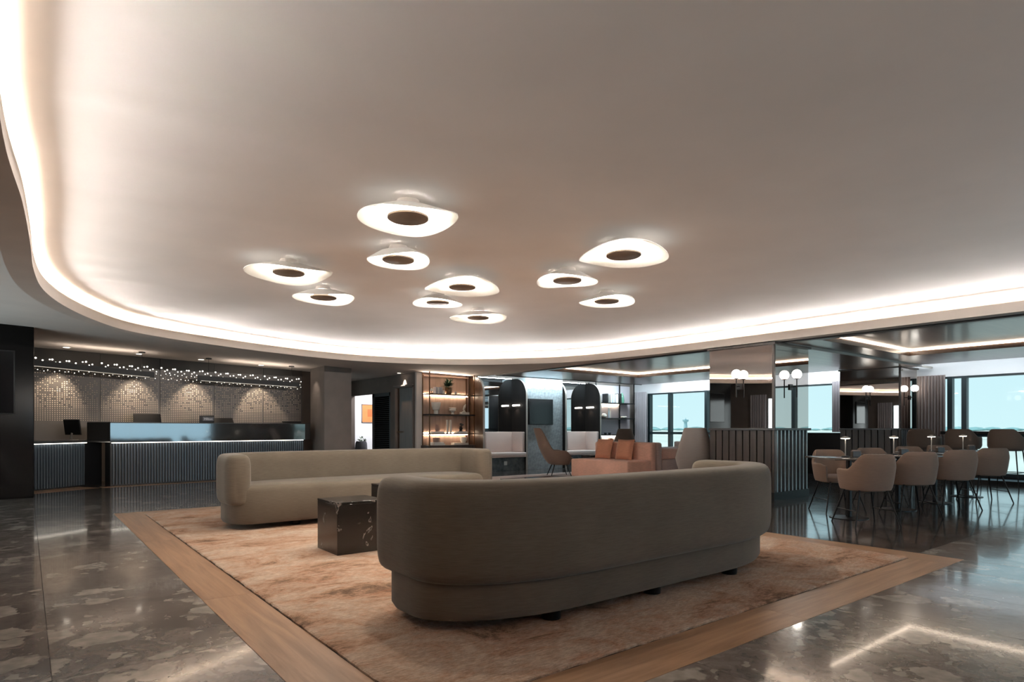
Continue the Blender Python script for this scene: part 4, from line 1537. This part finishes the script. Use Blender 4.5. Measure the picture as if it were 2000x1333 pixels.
for k, u in enumerate((1189, 1192)):
    x, d = onY(u, 12.93)
    tag(box('candle_stick', -.014, .014, -.014, .014, 0, .30, (M['book_blue'], M['book_white'])[k], None, .003, 1, (x, 12.93, 1.401)), ('slim blue block candle', 'slim white block candle')[k] + ' on the middle far shelf', 'candle', 'slim candles in the far bookshelf')
x, d = onY(1220, 12.9)
tag(lathe('small_dish', [(0, 0), (.05, 0), (.1, .03), (.09, .06), (0, .05)], M['ceramic'], None, 16, loc=(x, 12.93, 1.401)), 'white dish near the window on middle far shelf', 'dish')
x, d = onY(1194, 12.9)
tag(lathe('clay_pot', [(0, 0), (.05, 0), (.1, .05), (.1, .12), (.05, .17), (0, .17)], M['clay'], None, 16, loc=(x, 12.93, .6205)), 'brown clay pot on the far bookshelf base', 'pot')
for k, u in enumerate((1184, 1192)):
    x, d = onY(u, 12.9)
    tag(lathe('tea_cup', [(0, 0), (.03, 0), (.05, .06), (.045, .06), (.03, .02), (0, .02)], M['potgrey'], None, 14, loc=(x, 12.93, .901)), ('left', 'right')[k] + ' small grey cup on the lower far shelf', 'cup', 'cups on the far bookshelf')


# ------------------------------------------------------------------ mirrored columns
def mirror_column(x0, x1, y0, y1, label, lite=False):
    t = thing('mirrored_column', label, 'column', (0, 0, 0))
    box('core', x0 + .04, x1, y0 + .04, y1, 0, ZB - .01, M['slatback'], t)
    box('mirror_panel', x0 + .004, x0 + .03, y0 + .02, y1, 1.09, ZB - .045, M['mirror'], t)
    box('mirror_panel', x0 + .004, x1, y0 + .004, y0 + .03, 1.09, ZB - .045, M['mirror'], t)
    box('capital', x0 - .035, x1 + .02, y0 - .035, y1 + .02, ZB - .045, ZB - .012, M['wood_dark'], t)
    box('ledge', x0 - .035, x1 + .02, y0 - .035, y1, 1.055, 1.09, M['desktop'], t, .004, 1)
    box('base_plinth', x0 - .01, x1, y0 - .01, y1, 0, .12, M['metal'], t)
    box('corner_post', x0 - .006, x0 + .03, y0 - .006, y0 + .03, 0.0, ZB - .045, M['wood_dark'], t)
    n = 9
    p = (y1 - y0 - .04) / n
    for i in range(n):
        yy = y0 + .04 + p * (i + .5)
        wbox('slat', x0 - .002, x0 + .038, yy - p * .42, yy + p * .42, .12, 1.055, M['wood_dark'], t)
    p = (x1 - x0 - .04) / n
    for i in range(n):
        xx = x0 + .04 + p * (i + .5)
        wbox('slat', xx - .014, xx + .014, y0 - .002, y0 + .038, .12, 1.055, M['slat_lit'], t)
    return t


C1 = (8.85, 9.90, 4.93, 6.05)
C2 = (14.30, 15.30, 5.20, 6.42)
mirror_column(*C1, 'square column with bronze mirror above slatted dado behind near sofa')
mirror_column(*C2, 'square mirrored column against the windows beyond the dining tables')


def sconce(x, y, z, nx, ny, label):
    """globe on a vertical rod, nx,ny = outward normal of the mirror"""
    t = thing('globe_sconce', label, 'wall lamp', (x, y, z), math.atan2(ny, nx) - PI / 2)
    bm = bmesh.new(); add_sphere(bm, (0, .10, 0), .072, 20, 12)
    from_bm('globe', bm, M['globe'], t, smooth=True)
    tube('rod', [(0, .10, -.07), (0, .10, -.36)], .009, M['metal'], t, 8)
    tube('arm', [(0, .10, -.19), (0, .012, -.19)], .008, M['metal'], t, 8)
    lathe('cup', [(0, -.075), (.03, -.075), (.035, -.06), (.03, -.055)], M['bronze'], t, 14, (0, .10, 0))
    box('wall_plate', -.05, .05, .0, .016, -.24, -.15, M['metal'], t, .003, 1)
    under(t, 'wall_plate', 'arm')
    under(t, 'rod', 'cup')
    return t


sconce(C1[0] + .004, 5.50, 1.935, -1, 0, 'globe lamp on the left mirror face of the nearer column')
sconce(9.34, C1[2] + .004, 1.92, 0, -1, 'globe lamp on the window-facing mirror of the nearer column')
sconce(C2[0] + .004, 5.83, 1.935, -1, 0, 'globe lamp on the left mirror face of the farther column')
sconce(14.79, C2[2] + .004, 1.935, 0, -1, 'globe lamp on the right mirror face of the farther column')


# ------------------------------------------------------------------ ceiling disc lamps
def disc_lamp(u, v, wpx, holepx, label, phase, amp, first):
    zr = ZC - 0.13
    yc = FPX * (zr - CAMH) / (HOR - v)
    x, y = U(u, yc)
    R = wpx / FPX * yc / 2
    rh = holepx / FPX * yc / 2
    t = thing('disc_ceiling_lamp', label, 'ceiling lamp', (x, y, ZC), 0, None)
    n = 48
    prof = [(rh * 0.55, 0.085), (rh * 0.9, 0.085), (rh * 1.15, 0.07), ((rh + R) / 2, 0.035), (R * 0.93, 0.008), (R, 0.0), (R, 0.006), (R * 0.93, 0.016), ((rh + R) / 2, 0.047), (rh * 1.1, 0.080), (rh * 0.55, 0.088)]
    bm = bmesh.new()
    rings = []
    for r, z in prof:
        row = []
        for k in range(n):
            a = 2 * PI * k / n
            wv = amp * (r / R) ** 2 * (math.cos(2 * a + phase) + 0.45 * math.cos(3 * a + phase * 1.7))
            rr = r * (1 + 0.05 * (r / R) ** 2 * math.cos(2 * a + phase + 1.0))
            row.append((rr * math.cos(a), rr * math.sin(a), -0.13 + z + wv))
        rings.append(row)
    loft(bm, rings, True, False)
    from_bm('shade', bm, M['lampshade'], t, smooth=50)
    lathe('centre_disc', [(0, -.125), (rh * .96, -.125), (rh, -.121), (rh, -.107), (0, -.107)], M['lampdisc'], t, 32)
    lathe('diffuser', [(0, -.104), (rh * .92, -.104), (rh * .92, -.098), (0, -.098)], M['lamp_em'], t, 32)
    lathe('canopy', [(0, 0), (rh * .55, 0), (rh * .6, -.02), (rh * .62, -.035), (rh * .5, -.045), (0, -.045)], M['canopy'], t, 24)
    tube('stem', [(0, 0, -.04), (0, 0, -.10)], .012, M['canopy'], t, 8)
    under(t, 'canopy', 'stem')
    spot('lamp_fill', (x, y, ZC - .145), (x, y, 0), 22 + 46 * R, (1.0, 0.89, 0.76), 140, .9, .04)  # spot added under the unlit disc to brighten the rug
    under(t, 'centre_disc', 'diffuser')
    return t


LAMPS = [(797, 430, 188, 80, 'largest wavy disc ceiling lamp, nearest the camera', 0.9, .018),
         (778, 511, 124, 62, 'small disc ceiling lamp just behind the largest one', 2.3, .016),
         (564, 536, 158, 60, 'wide disc ceiling lamp farthest to the left', 0.5, .022),
         (632, 584, 116, 50, 'small disc ceiling lamp behind the leftmost wide one', 1.4, .018),
         (903, 564, 152, 52, 'wide disc ceiling lamp at the middle of the cluster', 3.6, .022),
         (855, 594, 95, 44, 'smallest flat disc ceiling lamp below the middle one', 5.0, .008),
         (934, 623, 111, 42, 'disc ceiling lamp closest to the far cove', 2.0, .014),
         (1218, 502, 180, 68, 'wide disc ceiling lamp farthest to the right', 4.2, .022),
         (1108, 551, 116, 56, 'small bright disc ceiling lamp left of the right wide one', 5.6, .014),
         (1185, 591, 112, 48, 'thin disc ceiling lamp behind the right wide one', 3.2, .014)]
for i, L_ in enumerate(LAMPS):
    disc_lamp(*L_, i == 0)


# ------------------------------------------------------------------ sofas
def sofa(name, label, loc, rotz, W, D=0.98):
    t = thing(name, label, 'sofa', loc, rotz)
    # base + seat
    o = rrect(W / 2 - .035, D / 2 - .06, .28, (.88, .45), 14)
    o = [(x, y + .03) for x, y in o]
    prof = [(.045, .056), (.018, .062), (.0, .09), (.0, .40), (.012, .435), (.04, .458), (.09, .468)]
    bm = bmesh.new()
    loft(bm, [[(x, y, z) for x, y in inset(o, d)] for d, z in prof])
    from_bm('base_and_seat', bm, M['sofa'], t, smooth=40)
    # wrap-around back
    th, z0, z1 = .26, .255, .795
    rx, ry = .92 - th / 2, .50 - th / 2
    hw, hd = W / 2 - th / 2, D / 2 - th / 2
    yf = D / 2 - .16
    path = [(-hw, yf - .0)]
    for i in range(1, 6):
        path.append((-hw, yf + (-hd + ry - yf) * i / 6))
    for i in range(13):
        a = math.radians(180 + 90 * i / 12)
        path.append((-hw + rx + rx * math.cos(a), -hd + ry + ry * math.sin(a)))
    for i in range(1, 20):
        path.append((-hw + rx + (2 * hw - 2 * rx) * i / 20, -hd))
    for i in range(13):
        a = math.radians(270 + 90 * i / 12)
        path.append((hw - rx + rx * math.cos(a), -hd + ry + ry * math.sin(a)))
    for i in range(1, 7):
        path.append((hw, -hd + ry + (yf + hd - ry) * i / 6))
    ns = 28
    sect = []
    for k in range(ns):
        a = 2 * PI * k / ns
        c, s = math.cos(a), math.sin(a)
        e = 2 / 4.2
        sect.append((th / 2 * math.copysign(abs(c) ** e, c), (z1 - z0) / 2 * math.copysign(abs(s) ** (2 / 5.0), s)))
    zc = (z0 + z1) / 2
    rings = []

    def frame(i):
        p = Vector(path[i])
        q0, q1 = Vector(path[max(0, i - 1)]), Vector(path[min(len(path) - 1, i + 1)])
        d = (q1 - q0).normalized()
        return p, d, Vector((d.y, -d.x))

    def ringat(p, nrm, k, kz):
        return [(p.x + nrm.x * sx * k, p.y + nrm.y * sx * k, zc + sz * kz) for sx, sz in sect]
    p, d, nr = frame(0)
    for a in (80, 60, 40, 20):
        rings.append(ringat(p - d * math.sin(math.radians(a)) * .11, nr, max(.25, math.cos(math.radians(a)) ** .6), .8 + .2 * math.cos(math.radians(a))))
    for i in range(len(path)):
        p, d, nr = frame(i)
        rings.append(ringat(p, nr, 1, 1))
    p, d, nr = frame(len(path) - 1)
    for a in (20, 40, 60, 80):
        rings.append(ringat(p + d * math.sin(math.radians(a)) * .11, nr, max(.25, math.cos(math.radians(a)) ** .6), .8 + .2 * math.cos(math.radians(a))))
    bm = bmesh.new()
    loft(bm, rings)
    from_bm('wraparound_back', bm, M['sofa'], t, smooth=60)
    for fx in (-W / 2 + .75, 0, W / 2 - .75):
        for fy in (-D / 2 + .2, D / 2 - .2):
            lathe('foot', [(0, -.012), (.055, -.012), (.06, .062), (0, .062)], M['metal'], t, 14, (fx, fy, .0145))
    return t


sofa('curved_sofa', 'large taupe curved sofa in the foreground seen from behind', (3.20, 2.91, 0.0135), 0.0, 3.25)
sofa('curved_sofa', 'taupe curved sofa facing the camera behind the marble cube', (3.33, 7.27, 0.0135), PI, 3.42)


def cube_table(x0, x1, y0, y1, h, label, z=0.014):
    t = thing('cube_table', label, 'side table', ((x0 + x1) / 2, (y0 + y1) / 2, z))
    hx, hy = (x1 - x0) / 2, (y1 - y0) / 2
    box('marble_block', -hx, hx, -hy, hy, 0, h - .02, M['bmarble'], t, .003, 1)
    box('top_slab', -hx - .001, hx + .001, -hy - .001, hy + .001, h - .0195, h, M['bmarble'], t, .003, 1)
    return t


cube_table(2.05, 2.50, 5.0, 5.45, .445, 'black marble cube table standing on the rug between the sofas')
cube_table(2.79, 3.24, 5.50, 5.92, .505, 'taller dark marble cube table partly hidden by the near sofa')
x0, y1 = P(971, 936, .26)
cf = thing('coffee_table', 'low dark coffee table on plinth at the edge of the lounge', 'coffee table', (x0 + .66, y1 - .36, 0))
box('top', -.6, .6, -.36, .36, .20, .26, M['bmarble'], cf, .003, 1)
box('plinth', -.48, .48, -.26, .26, .0, .20, M['blackmatte'], cf)

# ------------------------------------------------------------------ lounge
rug2 = tag(box('lounge_rug', 7.5, 11.8, 6.4, 11.2, 0, .012, M['rug2'], None, .004, 1), 'pale pinkish rug under the salmon lounge sofa', 'rug')
ZR = .0165


def cushion(name, label, loc, w, h, t_, tilt, rotz, mat, group=None):
    """square scatter cushion leaning back, thickness along local y"""
    bm = bmesh.new()
    N = 12
    grid = {}
    for side in (-1, 1):
        for i in range(N + 1):
            for j in range(N + 1):
                a, b = i / N * 2 - 1, j / N * 2 - 1
                edge_ = (1 - abs(a) ** 4) * (1 - abs(b) ** 4)
                pin = 1 - .05 * (abs(a) * abs(b)) ** 0 * (1 - .5 * (a * a + b * b)) * 0
                y = side * t_ / 2 * edge_ ** .5
                x = a * w / 2 * (1 - .05 * (1 - b * b) * abs(a))
                z = b * h / 2 * (1 - .05 * (1 - a * a) * abs(b))
                key = (i, j, side if 0 < i < N and 0 < j < N else 0)
                if key not in grid:
                    grid[key] = bm.verts.new((x, y, z + h / 2))

        def gv(i, j):
            return grid[(i, j, side if 0 < i < N and 0 < j < N else 0)]
        for i in range(N):
            for j in range(N):
                f = (gv(i, j), gv(i + 1, j), gv(i + 1, j + 1), gv(i, j + 1))
                bm.faces.new(f if side < 0 else f[::-1])
    rot = Matrix.Rotation(tilt, 4, 'X')
    for v_ in bm.verts:
        v_.co = rot @ v_.co
    o = from_bm(name, bm, mat, smooth=True)
    o.location = loc
    o.rotation_euler = (0, 0, rotz)
    return tag(o, label, 'cushion', group)


ps = thing('lounge_sofa', 'salmon pink sofa with low seat facing the booths', 'sofa', (0, 0, ZR))
box('plinth', 9.22, 9.9, 8.15, 9.52, 0, .06, M['blackmatte'], ps)
box('seat', 9.10, 9.83, 8.05, 9.62, .06, .43, M['pink'], ps, .03, 3)
box('backrest', 9.81, 9.98, 8.05, 9.62, .06, .785, M['pink'], ps, .05, 4)
cushion('scatter_cushion', 'rust scatter cushion on salmon sofa farther from the column', (9.62, 9.20, .445), .45, .43, .14, math.radians(-14), math.radians(-90), M['rust'], None)
cushion('scatter_cushion', 'rust scatter cushion on salmon sofa nearer the column', (9.62, 8.62, .445), .45, .43, .14, math.radians(-14), math.radians(-90), M['rust'], None)
ps2 = thing('pale_sofa', 'pale pink sofa standing back to back with the salmon sofa', 'sofa', (0, 0, ZR))
box('plinth', 10.02, 10.8, 8.15, 9.52, 0, .06, M['blackmatte'], ps2)
box('seat', 10.16, 10.92, 8.05, 9.62, .06, .43, M['pinkpale'], ps2, .03, 3)
box('backrest', 10.0, 10.17, 8.05, 9.62, .06, .785, M['pinkpale'], ps2, .05, 4)
t = tag(box('bolster', -.34, .34, -.1, .1, 0, .22, M['pink'], None, .04, 3, (10.53, 8.18, .445)), 'salmon block bolster on the end of the pale pink sofa', 'cushion')
wsf = thing('window_sofa', 'pale sofa below the lounge windows', 'sofa', (13.6, 9.3, 0))
box('base', -.42, .42, -1.3, 1.3, .05, .40, M['blush'], wsf, .03, 3)
box('backrest', .25, .42, -1.3, 1.3, .40, .74, M['blush'], wsf, .04, 3)
box('armrest', -.42, .30, -1.3, -1.12, .40, .60, M['blush'], wsf, .04, 3)
box('armrest', -.42, .30, 1.12, 1.3, .40, .60, M['blush'], wsf, .04, 3)
for sx in (-.34, .34):
    for sy in (-1.2, 1.2):
        box('foot', sx - .03, sx + .03, sy - .03, sy + .03, 0, .05, M['metal'], wsf)
x, y = U(1155, 13.9)
t = thing('dark_side_table', 'small dark box table behind the salmon sofa', 'side table', (x, y, ZR))
box('block', -.16, .16, -.16, .16, 0, .46, M['blackmatte'], t, .003, 1)
box('top', -.165, .165, -.165, .165, .46, .475, M['black'], t, .003, 1)


# ------------------------------------------------------------------ tub shells (chairs, stools, lounge chairs)
def smooth01(t):
    t = max(0.0, min(1.0, t))
    return t * t * (3 - 2 * t)


def shell_mesh(W, D, th, zb, top, amax=128, lean=0.0, taper=.86, p=.75, n=40, narrow=None, curl=0.0):
    rings = []
    for i in range(n + 1):
        s = -1 + 2 * i / n
        a = math.radians(amax) * s
        x = W / 2 * math.copysign(abs(math.sin(a)) ** p, math.sin(a))
        y = -D / 2 * math.copysign(abs(math.cos(a)) ** p, math.cos(a))
        nx, ny = math.sin(a) / (W / 2), -math.cos(a) / (D / 2)
        l = math.hypot(nx, ny); nx, ny = nx / l, ny / l
        h = top(abs(s))
        back = max(0.0, math.cos(a)) ** 0.8

        def pt(z, off):
            k = (z - zb) / max(.01, .8 - zb)
            sc_ = taper + (1 - taper) * min(1, k * 1.6) ** .6
            nw = 1.0
            if narrow:
                nw = narrow(z)
            px = (x + nx * off) * sc_ * nw
            py = (y + ny * off) * sc_ - lean * (z - zb) * back
            return (px, py, z)
        ring = []
        zz = [zb + (h - zb) * f for f in (0, .12, .3, .5, .7, .88)]
        for z in zz:
            ring.append(pt(z, 0))
        ring += [pt(h - .006, -th * .1), pt(h, -th * .35), pt(h, -th * .65), pt(h - .006, -th * .9)]
        for z in zz[::-1]:
            ring.append(pt(z, -th))
        rings.append(ring)
    bm = bmesh.new()
    loft(bm, rings)
    return bm


def pan(W, D, z0, z1, p=.8, taper=.85, n=32, yoff=0.0, crown=.015):
    bm = bmesh.new()
    rings = []
    for sc_, z in ((taper * .92, z0), (taper, z0 + .012), (.97, z1 - .02), (.93, z1 - .006), (.8, z1), (.4, z1 + crown), (.02, z1 + crown)):
        row = []
        for k in range(n):
            a = 2 * PI * k / n
            c, s = math.cos(a), math.sin(a)
            row.append((W / 2 * sc_ * math.copysign(abs(c) ** p, c), D / 2 * sc_ * math.copysign(abs(s) ** p, s) + yoff, z))
        rings.append(row)
    loft(bm, rings)
    return bm


def make_armchair(label, mat, zb=.40, zseat=.47, ztop=.80, zarm=.63, name='dining_armchair', cat='chair', stool=False):
    t = thing(name, label, cat)
    top = lambda s: zarm + (ztop - zarm) * (1 - smooth01((s - .22) / .36)) - .03 * smooth01((s - .8) / .2)
    from_bm('backrest_shell', shell_mesh(.57, .54, .045, zb, top, 130, .06, .86, .84), mat, t, smooth=60)
    from_bm('seat', pan(.49, .47, zb - .015, zseat, .8, .86, 32, .0), mat, t, smooth=60)
    zt, sp, r = zb - .005, (.15, .25) if not stool else (.17, .23), .010
    feet = []
    for sx in (-1, 1):
        for sy in (-1, 1):
            a = (sx * sp[0], sy * sp[0], zt)
            b = (sx * sp[1], sy * sp[1], 0.0)
            feet.append((a, b))
            tube('leg', [a, b], r, M['metal'], t, 8, [r * 1.15, r * .8])
    if stool:
        f = .30
        q = [Vector(b).lerp(Vector(a), f / zt) for a, b in (feet[0], feet[2], feet[3], feet[1])]
        bm = bmesh.new()
        for i in range(4):
            add_tube(bm, [q[i], q[(i + 1) % 4]], .008, 6)
        from_bm('footrest', bm, M['metal'], t, smooth=True)
    else:
        for i, j in ((0, 1), (2, 3)):
            tube('stretcher', [Vector(feet[i][1]).lerp(Vector(feet[i][0]), .42), Vector(feet[j][1]).lerp(Vector(feet[j][0]), .42)], .006, M['metal'], t, 6)
    return t


AX = math.radians(-38)
near = [(1690, 7.02, 'mocha dining armchair nearest the camera, back turned'), (1777, 7.74, 'mocha dining armchair second in the near row, back turned'),
        (1857, 8.46, 'mocha dining armchair third in the near row, back turned'), (1922, 9.25, 'dark mocha dining armchair last in the near row')]
far = [(1634, 8.12, 'mocha dining armchair facing the camera beside the mirrored column'), (1718, 8.86, 'mocha dining armchair facing camera at the second table'),
       (1791, 9.6, 'mocha dining armchair facing camera at the third table'), (1851, 10.4, 'mocha dining armchair facing camera at the fourth table')]
ch0 = None
for k, (lst, rz) in enumerate(((near, AX), (far, AX + PI))):
    for j_, (u, yc, lab) in enumerate(lst):
        x, y = U(u, yc)
        if k == 0:
            rz = AX - math.radians((0, 3, 6, 8)[j_])
        if ch0 is None:
            ch0 = make_armchair(lab, M['chair'])
            ch0['group'] = 'armchairs at the dining tables'
            ch0.location = (x, y, 0); ch0.rotation_euler = (0, 0, rz)
        else:
            dup(ch0, (x, y, 0), rz + random.uniform(-.06, .06), lab)


def make_table(label):
    t = thing('dining_table', label, 'table', (0, 0, 0), 0, 'small square dining tables')
    box('tabletop', -.36, .36, -.36, .36, .715, .735, M['tabletop'], t, .006, 2)
    tube('pedestal', [(0, 0, .012), (0, 0, .715)], .032, M['metal'], t, 12)
    lathe('base_disc', [(0, 0), (.215, 0), (.215, .008), (.05, .016), (0, .016)], M['metal'], t, 28)
    lathe('top_plate', [(0, .695), (.1, .705), (.1, .715), (0, .715)], M['metal'], t, 16)
    return t


def make_table_lamp(label):
    t = thing('table_lamp', label, 'table lamp', (0, 0, 0), 0, 'cordless lamps on the dining tables')
    lathe('base', [(0, 0), (.045, 0), (.045, .012), (.008, .016), (0, .016)], M['metal'], t, 18)
    tube('stem', [(0, 0, .014), (0, 0, .235)], .006, M['canopy'], t, 8)
    lathe('shade', [(0, .255), (.02, .25), (.055, .235), (.055, .228), (0, .228)], M['canopy'], t, 20)
    lathe('glow', [(0, .2275), (.05, .2275), (.045, .222), (0, .220)], emitter('table_lamp_glow', (1, .9, .76), 9.0), t, 20)
    under(t, 'shade', 'glow')
    return t


tabs = [(1658, 1012, 7.53), (1753.6, 995.8, 8.30), (1826, 982.6, 9.06), (1888, 970.5, 9.89)]
words = ['first', 'second', 'third', 'fourth']
tb0 = lp0 = None
for i, (u, v_, yc) in enumerate(tabs):
    x, y = U(u, yc)
    lab = '%s small square dining table counted from the mirrored column' % words[i]
    if tb0 is None:
        tb0 = make_table(lab); tb0.location = (x, y, 0); tb0.rotation_euler = (0, 0, AX)
    else:
        dup(tb0, (x, y, 0), AX, lab)
    lx, ly = x + (.02, -.08, .05, .0)[i], y + (.05, .02, .06, .05)[i]
    lab = 'slim cordless table lamp on the %s dining table' % words[i]
    if lp0 is None:
        lp0 = make_table_lamp(lab); lp0.location = (lx, ly, .7355)
    else:
        dup(lp0, (lx, ly, .7355), 0, lab)
    hx, hy = x + .14, y - .02
    t = thing('menu_box', 'small dark menu holder on the %s dining table' % words[i], 'menu holder', (hx, hy, .7355), AX, 'menu holders on dining tables')
    box('holder', -.05, .05, -.03, .03, 0, .07, M['wood_dark'], t, .003, 1)
    box('card', -.045, .045, -.008, .008, .07, .085, M['book_brown'], t)

# high counter and bar stools along the windows
hc = thing('window_counter', 'long dark high counter running along the dining windows', 'counter', (0, 0, 0))
box('top', 14.50, 15.0, -2.5, 4.55, .97, 1.03, M['black'], hc, .004, 1)
for y in (-2.3, -.2, 1.9, 4.3):
    box('leg', 14.72, 14.78, y - .03, y + .03, .09, .97, M['metal'], hc)
st0 = None
for u, yc, lab in ((1805, 12.2, 'dark bar stool nearest the far mirrored column'), (1881, 11.72, 'dark bar stool second from the far mirrored column'), (1968, 11.1, 'dark bar stool at the right edge by the counter')):
    x, y = U(u, yc)
    if st0 is None:
        st0 = make_armchair(lab, M['chairdark'], .70, .76, 1.075, .93, 'bar_stool', 'stool', True)
        st0['group'] = 'bar stools along the window counter'
        st0.location = (x, y, 0); st0.rotation_euler = (0, 0, math.radians(-90))
    else:
        dup(st0, (x, y, 0), math.radians(-90 + random.uniform(-4, 4)), lab)


def lounge_chair(label, loc, rotz, mat):
    t = thing('high_back_chair', label, 'armchair', loc, rotz)
    top = lambda s: .58 + .50 * (1 - smooth01((s - .26) / .30)) - .10 * smooth01((s - .75) / .25)
    nar = lambda z: 1 - .22 * smooth01((z - .55) / .5)
    from_bm('shell', shell_mesh(.72, .70, .06, .27, top, 128, .30, .68, .8, 44, nar), mat, t, smooth=60)
    from_bm('seat', pan(.58, .60, .25, .43, .8, .72, 32, .02), mat, t, smooth=60)
    for sx in (-1, 1):
        for sy in (-1, 1):
            tube('leg', [(sx * .14, sy * .13, .27), (sx * .24, sy * .23, 0)], .012, M['metal'], t, 8, [.014, .009])
    return t


x, y = U(1092, 14.1)
lounge_chair('tall winged lounge chair in profile left of the salmon sofa', (x, y, ZR), -YAW - math.radians(82), M['chair'])
x, y = U(1219, 16.8)
lounge_chair('dark high-back lounge chair beyond the salmon sofa', (x, y, 0), -YAW - math.radians(8), M['chairdark'])
x, y = U(1359, 10.9)
lounge_chair('large grey high-back lounge chair beside the nearer column', (x, y, ZR if 7.5 < x < 11.8 and 6.4 < y < 11.2 else 0), -YAW - math.radians(18), M['grey'])

# track spots under the white ceiling strip
for i, (u, v_) in enumerate(((1876, 718), (1998, 709), (1288, 748), (1364, 744))):
    Y_, d = onX(u, 14.85)
    t = thing('surface_spot', ['small cylindrical ceiling spot above the taupe curtain', 'small cylindrical ceiling spot at the right edge', 'small cylindrical ceiling spot at far end of lounge windows', 'small cylindrical ceiling spot above the lounge windows'][i],
              'spotlight', (14.85, Y_, 2.54), 0, 'surface spots along the windows')
    lathe('body', [(0, 0), (.035, 0), (.035, -.10), (.028, -.10), (.028, -.085), (0, -.085)], M['canopy'], t, 16)
    lathe('lens', [(0, -.086), (.027, -.086), (.027, -.09), (0, -.10)], M['downlight'], t, 16)
